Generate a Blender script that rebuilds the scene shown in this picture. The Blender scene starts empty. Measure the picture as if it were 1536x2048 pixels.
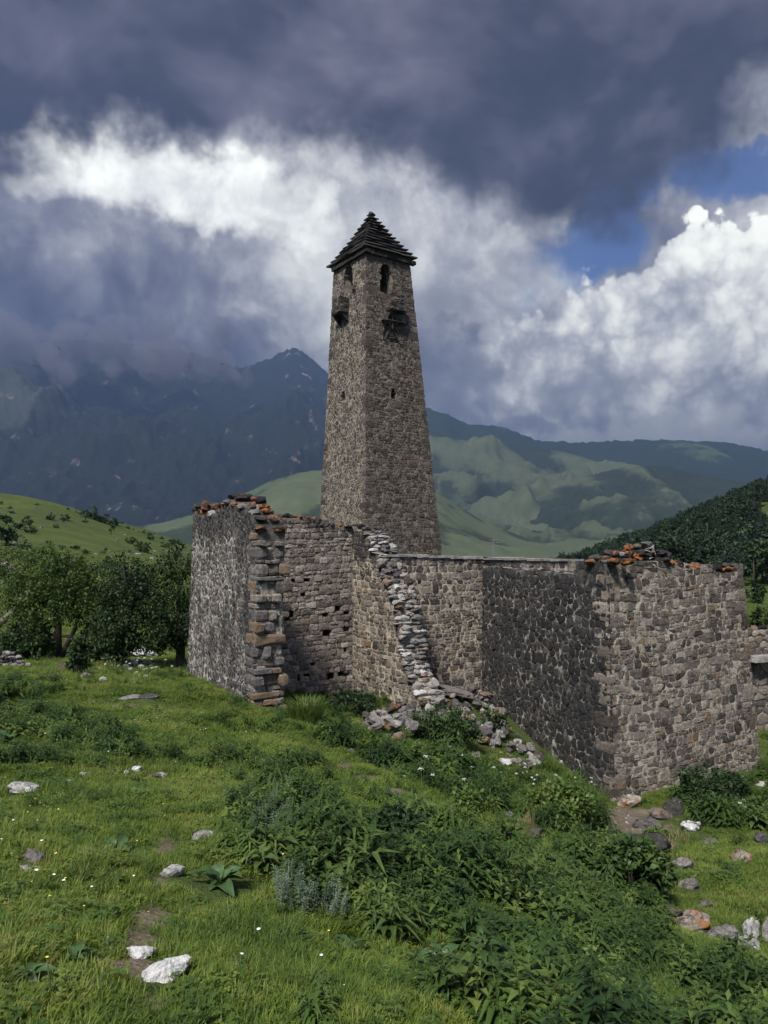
import bpy, bmesh, math, random
import numpy as np
from mathutils import Vector, Matrix, noise as mnoise

SC = bpy.context.scene
COL = SC.collection
RAD = math.radians
random.seed(7)
RNG = np.random.default_rng(7)

# ------------------------------------------------------------------ camera
F = 1479.0            # focal length in photograph pixels (1536 x 2048)
CX, YH = 768.0, 1085.0
EYE = 1.65
cam_d = bpy.data.cameras.new('camera')
cam_d.sensor_fit = 'VERTICAL'
cam_d.sensor_height = 36.0
cam_d.lens = 36.0 * F / 2048.0
cam_d.shift_y = (YH - 1024.0) / 2048.0
cam_d.clip_start = 0.1
cam_d.clip_end = 40000.0
cam = bpy.data.objects.new('camera', cam_d)
cam.location = (0, 0, EYE)
cam.rotation_euler = (math.pi / 2, 0, 0)
COL.objects.link(cam)
SC.camera = cam

SC.view_settings.view_transform = 'Standard'
SC.view_settings.look = 'None'
SC.view_settings.gamma = 1.0
SC.view_settings.use_curve_mapping = False
SC.view_settings.exposure = 0.90
SC.render.engine = 'CYCLES'
SC.cycles.max_bounces = 5
SC.cycles.diffuse_bounces = 2
SC.cycles.glossy_bounces = 1
SC.cycles.transmission_bounces = 2
SC.cycles.transparent_max_bounces = 6
SC.cycles.volume_bounces = 0
SC.cycles.use_denoising = True
SC.cycles.use_adaptive_sampling = True
SC.cycles.adaptive_threshold = 0.03
SC.cycles.sample_clamp_indirect = 4.0
SC.cycles.caustics_reflective = False
SC.cycles.caustics_refractive = False

# sun: behind the camera to the left, high, softened by thin cloud
SUN_DIR = Vector((-0.40, -0.85, 1.15)).normalized()      # towards the sun
SUN_EL = math.asin(SUN_DIR.z)
SUN_AZ = math.atan2(SUN_DIR.x, SUN_DIR.y)
sun_d = bpy.data.lights.new('sun', 'SUN')
sun_d.energy = 4.6
sun_d.angle = RAD(11.0)
sun_d.color = (1.0, 0.965, 0.91)
sun = bpy.data.objects.new('sun', sun_d)
sun.rotation_euler = SUN_DIR.to_track_quat('Z', 'Y').to_euler()
sun.location = (-20, -20, 60)
COL.objects.link(sun)


# ------------------------------------------------------------------ node helper
class X:
    """a socket with arithmetic"""
    def __init__(s, g, sock): s.g, s.s = g, sock
    def __add__(a, b): return a.g.m('ADD', a, b)
    __radd__ = __add__
    def __sub__(a, b): return a.g.m('SUBTRACT', a, b)
    def __rsub__(a, b): return a.g.m('SUBTRACT', b, a)
    def __mul__(a, b): return a.g.m('MULTIPLY', a, b)
    __rmul__ = __mul__
    def __truediv__(a, b): return a.g.m('DIVIDE', a, b)


class G:
    def __init__(s, tree):
        s.t = tree; s.N = tree.nodes; s.L = tree.links

    def put(s, sock, v):
        if v is None: return
        if isinstance(v, X): s.L.new(v.s, sock)
        elif hasattr(v, 'is_output'): s.L.new(v, sock)
        else:
            if isinstance(v, tuple) and len(v) == 3 and sock.type == 'RGBA': v = (*v, 1.0)
            sock.default_value = v

    def node(s, typ, ins=None, **props):
        n = s.N.new(typ)
        for k, v in props.items(): setattr(n, k, v)
        for k, v in (ins or {}).items(): s.put(n.inputs[k], v)
        return n

    def m(s, op, a, b=None, c=None, clamp=False):
        n = s.N.new('ShaderNodeMath'); n.operation = op; n.use_clamp = clamp
        for i, v in enumerate((a, b, c)):
            if v is not None: s.put(n.inputs[i], v)
        return X(s, n.outputs[0])

    def vm(s, op, a, b=None, scale=None):
        n = s.N.new('ShaderNodeVectorMath'); n.operation = op
        s.put(n.inputs[0], a)
        if b is not None: s.put(n.inputs[1], b)
        if scale is not None: s.put(n.inputs['Scale'], scale)
        return X(s, n.outputs['Value' if op in ('LENGTH', 'DOT_PRODUCT') else 'Vector'])

    def noise(s, vec, scale=1.0, detail=4.0, rough=0.55, dist=0.0, color=False, dim='3D'):
        n = s.node('ShaderNodeTexNoise', {'Scale': scale, 'Detail': detail, 'Roughness': rough, 'Distortion': dist},
                   noise_dimensions=dim)
        if vec is not None: s.put(n.inputs['Vector'], vec)
        return X(s, n.outputs['Color' if color else 'Fac'])

    def vor(s, vec, scale=1.0, feature='F1', out='Distance', rnd=1.0, smooth=None):
        n = s.node('ShaderNodeTexVoronoi', {'Scale': scale, 'Randomness': rnd}, feature=feature)
        s.put(n.inputs['Vector'], vec)
        if smooth is not None: n.inputs['Smoothness'].default_value = smooth
        return X(s, n.outputs[out])

    def ss(s, v, lo, hi, a=0.0, b=1.0, kind='SMOOTHSTEP'):
        n = s.N.new('ShaderNodeMapRange'); n.interpolation_type = kind; n.clamp = True
        s.put(n.inputs[0], v); s.put(n.inputs[1], lo); s.put(n.inputs[2], hi); s.put(n.inputs[3], a); s.put(n.inputs[4], b)
        return X(s, n.outputs[0])

    def mix(s, fac, a, b, mode='MIX'):
        n = s.N.new('ShaderNodeMix'); n.data_type = 'RGBA'; n.blend_type = mode; n.clamp_factor = True
        s.put(n.inputs[0], fac); s.put(n.inputs[6], a); s.put(n.inputs[7], b)
        return X(s, n.outputs[2])

    def ramp(s, fac, stops, interp='LINEAR'):
        n = s.N.new('ShaderNodeValToRGB'); r = n.color_ramp; r.interpolation = interp
        while len(r.elements) < len(stops): r.elements.new(0.5)
        for e, (p, c) in zip(r.elements, stops):
            e.position = p; e.color = (*c, 1.0)
        s.put(n.inputs[0], fac)
        return X(s, n.outputs[0])

    def sep(s, v):
        n = s.node('ShaderNodeSeparateXYZ', {0: v})
        return [X(s, o) for o in n.outputs]

    def comb(s, x, y, z):
        n = s.node('ShaderNodeCombineXYZ', {0: x, 1: y, 2: z})
        return X(s, n.outputs[0])


# ------------------------------------------------------------------ world / sky
def build_world():
    w = bpy.data.worlds.new('World'); SC.world = w; w.use_nodes = True
    g = G(w.node_tree); g.N.clear()
    tc = g.node('ShaderNodeTexCoord')
    D = X(g, tc.outputs['Generated'])
    dx, dy, dz = g.sep(D)
    A = g.m('ARCTAN2', dx, dy) * 57.2958          # azimuth from the view axis, degrees
    E = g.m('ARCSINE', dz) * 57.2958               # elevation, degrees

    sky = g.node('ShaderNodeTexSky', sky_type='NISHITA', sun_disc=False, sun_elevation=SUN_EL,
                 sun_rotation=SUN_AZ, altitude=1100.0, air_density=1.0, dust_density=0.6, ozone_density=2.0)
    blue = g.vm('MULTIPLY', X(g, sky.outputs[0]), (0.045, 0.055, 0.085))

    # fractal warps of the sky coordinates
    w1 = g.noise(D, 5.0, 5.0, 0.58, color=True)
    wr, wg_, wb = g.sep(w1)
    w2 = g.noise(D, 19.0, 4.0, 0.62, color=True)
    vr, vg_, vb = g.sep(w2)
    A1 = A + (wr - 0.5) * 26.0 + (vr - 0.5) * 6.0
    E1 = E + (wg_ - 0.5) * 17.0 + (vg_ - 0.5) * 5.0
    A2 = A + (wb - 0.5) * 12.0 + (vr - 0.5) * 6.0
    E2 = E + (wr - 0.5) * 10.0 + (vb - 0.5) * 6.0

    def ell(a, e, a0, e0, sa, se, rot=0.0, soft=0.5):
        ca, sn = math.cos(RAD(rot)), math.sin(RAD(rot))
        p, q = a - a0, e - e0
        u = (p * ca + q * sn) * (1.0 / sa)
        v = (q * ca - p * sn) * (1.0 / se)
        r2 = u * u + v * v
        return g.ss(r2, 1.0 + soft, max(0.0, 1.0 - soft), 0.0, 1.0)

    def mx(a, b): return g.m('MAXIMUM', a, b)

    fb = g.noise(D, 7.5, 6.0, 0.6, 0.25)
    fb2 = g.noise(g.vm('ADD', D, (3.1, 1.7, 0.4)), 15.0, 5.0, 0.62, 0.2)
    # mid cloud: mottled grey, behind everything
    midv = g.ss(fb * 0.65 + fb2 * 0.35, 0.34, 0.66, 0, 1, 'LINEAR')
    mid = g.ramp(midv, [(0.0, (0.095, 0.095, 0.135)), (0.4, (0.20, 0.20, 0.25)), (0.7, (0.37, 0.37, 0.42)), (1.0, (0.66, 0.66, 0.69))])
    gap = mx(ell(A2, E2, 15.0, 21.6, 6.0, 3.2, 38.0, 0.5), ell(A2, E2, 27.0, 24.6, 6.5, 2.2, 5.0, 0.6))
    out = g.mix(gap * 0.93, mid, blue)

    # bright opening, upper left, and its veil towards the tower
    br2 = mx(ell(A1, E1, -5.0, 21.5, 12.0, 6.0, -18.0, 0.95), ell(A1, E1, 5.5, 19.5, 7.0, 5.0, 0.0, 0.95) * 0.8)
    br = ell(A1, E1, -16.5, 24.3, 11.0, 2.7, -15.0, 0.98)
    br3 = ell(A1, E1, -5.5, 21.0, 2.6, 1.9, -20.0, 0.98)
    out = g.mix(br2 * 0.85, out, g.mix(g.ss(fb2 * 0.5 + fb * 0.5, 0.34, 0.66), (0.36, 0.36, 0.405), (0.92, 0.92, 0.94)))
    out = g.mix(mx(br, br3 * 0.8), out, g.mix(g.ss(fb2, 0.3, 0.7), (0.70, 0.70, 0.74), (1.10, 1.10, 1.10)))

    # cumulus on the right: several billows with cauliflower edges
    wv = g.vm('ADD', D, g.vm('SCALE', w2, scale=0.03))
    bil = g.vor(wv, 21.0, 'F1')
    bil2 = g.vor(wv, 52.0, 'F1')
    bil3 = g.vor(wv, 120.0, 'F1')
    bump = (0.45 - bil) * 3.0 + (0.45 - bil2) * 1.5 + (0.45 - bil3) * 0.4
    A3 = A + (wb - 0.5) * 7.0
    E3 = E + (wr - 0.5) * 5.0 - bump
    cu = mx(mx(ell(A3, E3, 25.0, 14.2, 10.2, 7.6, 6.0, 0.06), ell(A3, E3, 17.2, 15.6, 4.8, 3.7, 0.0, 0.2)),
            mx(ell(A3, E3, 14.5, 10.8, 8.6, 5.2, -20.0, 0.16), ell(A3, E3, 38.0, 13.0, 9.0, 7.0, 0.0, 0.2)))
    # light falls on it from the upper left: each billow is bright above and grey in its folds
    lit = (0.50 - bil) * 0.85 + (0.5 - bil2) * 0.40 + (0.5 - bil3) * 0.18 + (fb - 0.5) * 1.9 + (fb2 - 0.5) * 0.6 + (E - 14.0) * 0.030 + (A - 20.0) * 0.018 + 0.10
    lit = g.ss(lit, -0.75, 0.62, 0.0, 1.0, 'LINEAR')
    cuc = g.ramp(lit, [(0.0, (0.20, 0.205, 0.26)), (0.4, (0.40, 0.405, 0.46)), (0.62, (0.64, 0.64, 0.68)), (0.85, (0.98, 0.98, 0.98)), (1.0, (1.12, 1.12, 1.10))])
    out = g.mix(cu, out, cuc)
    # grey skirts of the cumulus
    sk = mx(ell(A1, E1, 13.0, 9.4, 6.0, 1.2, -6.0, 0.8), ell(A1, E1, 5.5, 13.5, 3.0, 2.0, 0.0, 0.8)) * 0.8
    out = g.mix(sk, out, g.mix(g.ss(fb, 0.32, 0.68), (0.11, 0.115, 0.155), (0.30, 0.30, 0.355)))
    low = ell(A2, E2, 24.0, 7.4, 14.0, 1.6, 0.0, 0.9) * 0.8
    out = g.mix(low, out, g.mix(fb2, (0.50, 0.50, 0.52), (0.95, 0.95, 0.94)))

    # grey cloud bank rolling down on the left
    bank = mx(ell(A1, E1, -27.0, 13.0, 15.5, 7.8, -14.0, 0.6), ell(A1, E1, -13.0, 10.5, 10.5, 4.4, -16.0, 0.7))
    st = g.noise(g.vm('MULTIPLY', D, (15.0, 15.0, 8.5)), 1.0, 5.0, 0.6, 0.5)
    bl = g.ss(st * 0.55 + fb * 0.45 + (E - 15.0) * 0.011 + (A + 17.0) * 0.004, 0.34, 0.68, 0, 1, 'LINEAR')
    bankc = g.ramp(bl, [(0.0, (0.036, 0.036, 0.056)), (0.45, (0.085, 0.085, 0.122)), (0.8, (0.20, 0.20, 0.25)), (1.0, (0.36, 0.36, 0.41))])
    out = g.mix(bank * 0.95, out, bankc)

    # dark deck above
    gz = (A - 15.0) * (1.0 / 14.0)
    dip = g.m('EXPONENT', gz * gz * -1.0)
    gy = (A + 33.0) * (1.0 / 9.0)
    dip2 = g.m('EXPONENT', gy * gy * -1.0)
    edge = 28.4 - dip * 5.6 - dip2 * 5.0
    deck = g.ss(E1 - edge, -2.8, 2.4)
    # the deck breaks up overhead and behind, where the sun comes through
    back = g.ss(dy + (wr - 0.5) * 0.9, -0.35, 0.25)
    deck = deck * g.m('MULTIPLY_ADD', back, 0.9, 0.1)
    pz = g.m('MAXIMUM', dz, 0.0) + 0.22
    P = g.comb(dx / pz, dy / pz, 0.0)
    dn = g.noise(P, 1.35, 5.0, 0.55, 0.5)
    dn2 = g.noise(P, 3.4, 4.0, 0.58, 0.3)
    dc = g.ramp(g.ss(dn * 0.62 + dn2 * 0.38, 0.40, 0.60, 0, 1, 'LINEAR'),
                [(0.0, (0.012, 0.010, 0.010)), (0.4, (0.026, 0.023, 0.027)), (0.7, (0.078, 0.070, 0.094)), (1.0, (0.16, 0.148, 0.195))])
    out = g.mix(deck, out, dc)

    out = g.vm('MULTIPLY', out, (0.985, 1.0, 0.91))
    bg = g.node('ShaderNodeBackground', {'Color': out, 'Strength': 0.88})
    o = g.node('ShaderNodeOutputWorld')
    g.L.new(bg.outputs[0], o.inputs['Surface'])
    w.cycles.sampling_method = 'MANUAL'
    w.cycles.sample_map_resolution = 512


build_world()

# ------------------------------------------------------------------ helpers
def P3(px, py, d):
    """photograph pixel at depth d (metres along the view axis) -> world point"""
    return Vector(((px - CX) / F * d, d, EYE + (YH - py) / F * d))


def tag(o, label=None, cat=None, group=None, kind=None):
    if label: o['label'] = label
    if cat: o['category'] = cat
    if group: o['group'] = group
    if kind: o['kind'] = kind
    return o


def link(o, parent=None):
    COL.objects.link(o)
    if parent is not None:
        o.parent = parent       # coordinates stay world coordinates under a parent
        o.matrix_parent_inverse = Matrix.Translation(parent.location).inverted()
    return o


def mesh_obj(name, verts, faces, mat=None, parent=None, smooth=False, attrs=None):
    me = bpy.data.meshes.new(name)
    me.from_pydata([tuple(v) for v in verts], [], faces)
    if mat:
        for mm in (mat if isinstance(mat, (list, tuple)) else [mat]): me.materials.append(mm)
    if smooth: me.polygons.foreach_set('use_smooth', np.ones(len(me.polygons), bool))
    for k, v in (attrs or {}).items():
        a = me.attributes.new(k, 'FLOAT', 'POINT'); a.data.foreach_set('value', np.asarray(v, np.float32))
    me.update()
    return link(bpy.data.objects.new(name, me), parent)


def empty(name, loc=(0, 0, 0)):
    o = bpy.data.objects.new(name, None); o.location = loc; o.empty_display_size = 0.3
    return link(o)


# numpy value noise ---------------------------------------------------------
_perm = np.random.default_rng(3).random((256, 256)).astype(np.float64)


def vnoise(x, y):
    x = np.asarray(x, float); y = np.asarray(y, float)
    xi = np.floor(x).astype(int); yi = np.floor(y).astype(int)
    fx = x - xi; fy = y - yi
    fx = fx * fx * fx * (fx * (fx * 6 - 15) + 10); fy = fy * fy * fy * (fy * (fy * 6 - 15) + 10)
    g = lambda a, b: _perm[a & 255, b & 255]
    return (g(xi, yi) * (1 - fx) * (1 - fy) + g(xi + 1, yi) * fx * (1 - fy) +
            g(xi, yi + 1) * (1 - fx) * fy + g(xi + 1, yi + 1) * fx * fy) * 2 - 1


def fbm(x, y, oct=4, gain=0.5):
    s = 0.0; a = 1.0; f = 1.0
    for i in range(oct):
        s = s + a * vnoise(x * f + 17.3 * i, y * f + 5.1 * i); a *= gain; f *= 2.03
    return s


def ridged(x, y, oct=5):
    s = 0.0; a = 1.0; f = 1.0
    for i in range(oct):
        s = s + a * (1 - np.abs(vnoise(x * f + 9.7 * i, y * f + 3.3 * i))); a *= 0.5; f *= 2.1
    return s - 1.0


def sstep(a, b, x):
    t = np.clip((x - a) / (b - a), 0, 1); return t * t * (3 - 2 * t)


# ------------------------------------------------------------------ materials
def new_mat(name):
    m = bpy.data.materials.new(name); m.use_nodes = True
    g = G(m.node_tree); g.N.clear()
    return m, g


def finish(g, color, rough=0.9, bump=None, bstr=0.4, bdist=0.02, spec=0.25, trans=None):
    b = g.node('ShaderNodeBsdfPrincipled', {'Base Color': color, 'Roughness': rough, 'Specular IOR Level': spec})
    if bump is not None:
        n = g.node('ShaderNodeBump', {'Strength': bstr, 'Distance': bdist, 'Height': bump})
        g.L.new(n.outputs[0], b.inputs['Normal'])
    out = b.outputs[0]
    if trans is not None:
        t = g.node('ShaderNodeBsdfTranslucent', {'Color': color})
        mxn = g.node('ShaderNodeMixShader', {'Fac': trans})
        g.L.new(b.outputs[0], mxn.inputs[1]); g.L.new(t.outputs[0], mxn.inputs[2])
        out = mxn.outputs[0]
    o = g.node('ShaderNodeOutputMaterial')
    g.L.new(out, o.inputs['Surface'])
    return b


def geo_pos(g):
    return X(g, g.node('ShaderNodeNewGeometry').outputs['Position'])


def attr(g, name):
    return X(g, g.node('ShaderNodeAttribute', attribute_name=name).outputs['Fac'])


def stain_field(g, p, amount, ztop, streak):
    """black crustose lichen that runs over stones and joints alike: blotches drawn out downwards, thick along a wall head"""
    q = g.vm('MULTIPLY', p, (1.0, 1.0, streak))
    f = g.noise(q, 2.3, 6.0, 0.72) * 0.62 + g.noise(p, 0.55, 3.0, 0.6) * 0.38
    if ztop is not None:
        z = g.sep(p)[2]
        f = f + g.ss(z, ztop - 0.75, ztop + 0.1) * 0.17
    thr = 0.70 - amount * 0.42
    return g.ss(f, thr - 0.045, thr + 0.055)


def mat_stone(name, ramp, black=0.3, pale=0.2, orange=0.0, blackcol=(0.020, 0.019, 0.019), palecol=(0.42, 0.40, 0.36), scale=1.0, use_obj=False, stain=0.0, ztop=None, streak=0.5, ochre=0.0):
    """weathered field stone: per-stone tone, black and pale crustose lichen, a little rust"""
    m, g = new_mat(name)
    p = geo_pos(g)
    if use_obj:
        t = X(g, g.node('ShaderNodeObjectInfo').outputs['Random'])
    else:
        t = attr(g, 'tone')
    n1 = g.noise(p, 11.0 * scale, 5.0, 0.70)
    col = g.ramp(t * 0.85 + (n1 - 0.5) * 1.0 + 0.08, ramp)
    n2 = g.noise(p, 34.0 * scale, 4.0, 0.72)
    col = g.mix(g.ss(n2, 0.40, 0.62) * 0.72, col, g.vm('SCALE', col, scale=0.36))
    if ochre > 0:      # some stones are ochre or reddish all through
        h = g.m('FRACT', t * 37.7)
        col = g.mix(g.ss(h, 1 - ochre - .02, 1 - ochre + .02) * 0.7, col, g.mix(n1, (0.085, 0.054, 0.036), (0.23, 0.155, 0.085)))
    lb = g.noise(p, 7.5 * scale, 5.0, 0.72)
    thr = 0.74 - black * 0.5
    bm = g.ss(lb + (t - 0.5) * 0.12, thr - 0.04, thr + 0.06)
    if stain > 0: bm = g.m('MAXIMUM', bm, stain_field(g, p, stain, ztop, streak))
    col = g.mix(bm * 0.92, col, g.vm('SCALE', g.comb(*blackcol), scale=n2 * 1.9 + 0.3))
    lp = g.noise(g.vm('ADD', p, (11.0, 5.0, 2.0)), 17.0 * scale, 5.0, 0.75)
    tp = 0.80 - pale * 0.45
    col = g.mix(g.ss(lp, tp - 0.03, tp + 0.05) * 0.8, col, palecol)
    if orange > 0:
        lo = g.noise(g.vm('ADD', p, (3.0, 9.0, 21.0)), 7.0 * scale, 5.0, 0.70)
        to = 0.80 - orange * 0.45
        oc = g.mix(g.noise(p, 22.0, 3.0), (0.13, 0.040, 0.014), (0.34, 0.125, 0.032))
        col = g.mix(g.ss(lo, to - 0.05, to + 0.06) * 0.9, col, oc)
    finish(g, col, 0.92, n2 * 0.6 + n1, 0.8, 0.03, 0.2)
    return m


def mat_mortar(name, c1, c2, dark=0.3, blackcol=(0.028, 0.027, 0.026), stain=0.0, ztop=None, streak=0.5):
    m, g = new_mat(name)
    p = geo_pos(g)
    n1 = g.noise(p, 5.0, 5.0, 0.65); n2 = g.noise(p, 30.0, 3.0, 0.7)
    col = g.mix(g.ss(n1, 0.3, 0.7), c1, c2)
    thr = 0.72 - dark * 0.5
    lb = g.noise(g.vm('ADD', p, (4.0, 4.0, 4.0)), 6.0, 5.0, 0.72)
    bm = g.ss(lb, thr - 0.05, thr + 0.08)
    if stain > 0: bm = g.m('MAXIMUM', bm, stain_field(g, p, stain, ztop, streak) * 0.9)
    col = g.mix(bm * 0.9, col, blackcol)
    col = g.mix(g.ss(n2, 0.4, 0.75) * 0.5, col, g.vm('SCALE', col, scale=0.42))
    finish(g, col, 0.95, n1 + n2 * 0.5, 0.8, 0.03, 0.15)
    return m


def mat_leaf(name, c1, c2, c3=None, trans=0.3, rough=0.55, spec=0.3, patch=0.5, c4=None):
    """foliage: tone varies per instance and in broad patches over the ground"""
    m, g = new_mat(name)
    r = X(g, g.node('ShaderNodeObjectInfo').outputs['Random'])
    p = geo_pos(g)
    n = g.noise(p, 0.9, 4.0, 0.65)
    fine = g.noise(p, 14.0, 2.0, 0.6)
    f = r * (0.65) + (n - 0.5) * 2.0 * patch + (fine - 0.5) * 1.1 + 0.17
    stops = [(0.0, c1), (0.6, c2), (1.0, c3 or c2)] if c4 is None else [(0.0, c1), (0.5, c2), (0.82, c3), (1.0, c4)]
    col = g.ramp(f, stops)
    finish(g, col, rough, None, spec=spec, trans=trans)
    return m


def mat_plain(name, c1, c2, scale=8.0, rough=0.9, bstr=0.5, spec=0.2):
    m, g = new_mat(name)
    p = geo_pos(g)
    n = g.noise(p, scale, 5.0, 0.65); n2 = g.noise(p, scale * 6, 3.0, 0.6)
    finish(g, g.mix(g.ss(n * 0.7 + n2 * 0.3, 0.3, 0.7), c1, c2), rough, n + n2 * 0.4, bstr, 0.02, spec)
    return m


BROWN = [(0.0, (0.030, 0.026, 0.022)), (0.3, (0.098, 0.081, 0.067)), (0.65, (0.205, 0.172, 0.140)), (1.0, (0.36, 0.31, 0.25))]
GREY = [(0.0, (0.05, 0.046, 0.045)), (0.4, (0.13, 0.118, 0.112)), (0.7, (0.21, 0.19, 0.175)), (1.0, (0.33, 0.305, 0.28))]
DARK = [(0.0, (0.012, 0.0115, 0.011)), (0.45, (0.032, 0.029, 0.028)), (0.8, (0.072, 0.064, 0.058)), (1.0, (0.15, 0.132, 0.115))]
TOWR = [(0.0, (0.030, 0.025, 0.022)), (0.4, (0.080, 0.065, 0.054)), (0.75, (0.138, 0.114, 0.094)), (1.0, (0.21, 0.178, 0.148))]
INNER = [(0.0, (0.075, 0.063, 0.054)), (0.4, (0.18, 0.150, 0.127)), (0.7, (0.275, 0.233, 0.195)), (1.0, (0.39, 0.34, 0.29))]
M = {}
M['st_right'] = mat_stone('sunny_wall_stone', BROWN, 0.16, 0.24, 0.06, stain=0.18, ztop=1.25, ochre=0.07)
M['st_dark'] = mat_stone('black_lichen_stone', DARK, 0.40, 0.24, 0.02, palecol=(0.36, 0.34, 0.31), stain=0.45, ztop=1.2)
M['st_light'] = mat_stone('pale_wall_stone', BROWN, 0.16, 0.28, 0.04, stain=0.16, ztop=1.35, ochre=0.04)
M['st_outer'] = mat_stone('weathered_outer_stone', GREY, 0.42, 0.38, 0.07, palecol=(0.48, 0.45, 0.39), stain=0.46, ztop=2.2, streak=0.35, ochre=0.03)
M['st_inner'] = mat_stone('inner_wall_stone', INNER, 0.20, 0.24, 0.02, stain=0.14, ztop=2.15, ochre=0.03)
M['st_tower'] = mat_stone('tower_stone', TOWR, 0.28, 0.18, 0.02, stain=0.14)
M['mo_right'] = mat_mortar('right_mortar', (0.40, 0.355, 0.285), (0.19, 0.165, 0.135), 0.30, stain=0.20, ztop=1.25)
M['mo_dark'] = mat_mortar('dark_wall_mortar', (0.42, 0.385, 0.325), (0.10, 0.09, 0.075), 0.50, stain=0.40, ztop=1.2)
M['mo_light'] = mat_mortar('light_mortar', (0.46, 0.395, 0.305), (0.26, 0.22, 0.17), 0.22, stain=0.16, ztop=1.35)
M['mo_outer'] = mat_mortar('outer_mortar', (0.50, 0.46, 0.385), (0.24, 0.215, 0.18), 0.40, stain=0.44, ztop=2.2, streak=0.35)
M['mo_inner'] = mat_mortar('inner_mortar', (0.27, 0.23, 0.185), (0.13, 0.11, 0.088), 0.28, stain=0.14, ztop=2.15)
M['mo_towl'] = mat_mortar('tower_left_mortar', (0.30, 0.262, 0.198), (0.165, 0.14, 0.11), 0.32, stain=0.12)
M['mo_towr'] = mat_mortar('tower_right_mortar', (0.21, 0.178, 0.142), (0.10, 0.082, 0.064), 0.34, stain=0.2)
M['cap'] = mat_stone('orange_lichen_stone', DARK, 0.26, 0.26, 0.64, use_obj=True, palecol=(0.34, 0.33, 0.30))
M['capd'] = mat_stone('dark_cap_stone', DARK, 0.30, 0.28, 0.26, use_obj=True, palecol=(0.34, 0.33, 0.30))
M['rubble'] = mat_stone('rubble_stone', GREY, 0.12, 0.40, 0.05, use_obj=True, palecol=(0.50, 0.48, 0.44))
M['pale_rock'] = mat_stone('pale_limestone', [(0, (0.20, 0.19, 0.18)), (0.5, (0.34, 0.33, 0.31)), (1, (0.52, 0.51, 0.49))], 0.22, 0.42, 0.0, use_obj=True, palecol=(0.62, 0.61, 0.59))
M['grey_rock'] = mat_stone('grey_rock', GREY, 0.30, 0.36, 0.03, use_obj=True)
M['dark_rock'] = mat_stone('dark_rock', [(0, (0.03, 0.028, 0.026)), (0.5, (0.07, 0.064, 0.058)), (1, (0.14, 0.125, 0.11))], 0.34, 0.34, 0.14, use_obj=True)
M['rust_rock'] = mat_stone('rusty_rock', BROWN, 0.32, 0.22, 0.50, use_obj=True)
M['st_end'] = mat_stone('ochre_corner_stone', GREY, 0.26, 0.30, 0.30, stain=0.22, ochre=0.3)
M['slate'] = mat_stone('roof_slate', [(0, (0.020, 0.019, 0.020)), (0.5, (0.042, 0.038, 0.037)), (1, (0.085, 0.074, 0.066))], 0.2, 0.16, 0.0, use_obj=True, palecol=(0.16, 0.15, 0.14))
M['timber'] = mat_plain('old_timber', (0.02, 0.016, 0.013), (0.06, 0.045, 0.035), 14.0)
M['bark'] = mat_plain('bark', (0.022, 0.018, 0.014), (0.07, 0.058, 0.046), 18.0, bstr=0.9)
M['deadwood'] = mat_plain('dead_wood', (0.06, 0.05, 0.042), (0.19, 0.165, 0.14), 16.0, bstr=0.9)
M['capslab'] = mat_plain('pale_wall_coping', (0.10, 0.092, 0.082), (0.33, 0.31, 0.28), 5.0)
M['steel'] = mat_plain('galvanised_steel', (0.10, 0.10, 0.11), (0.18, 0.18, 0.19), 3.0, 0.5)

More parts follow.
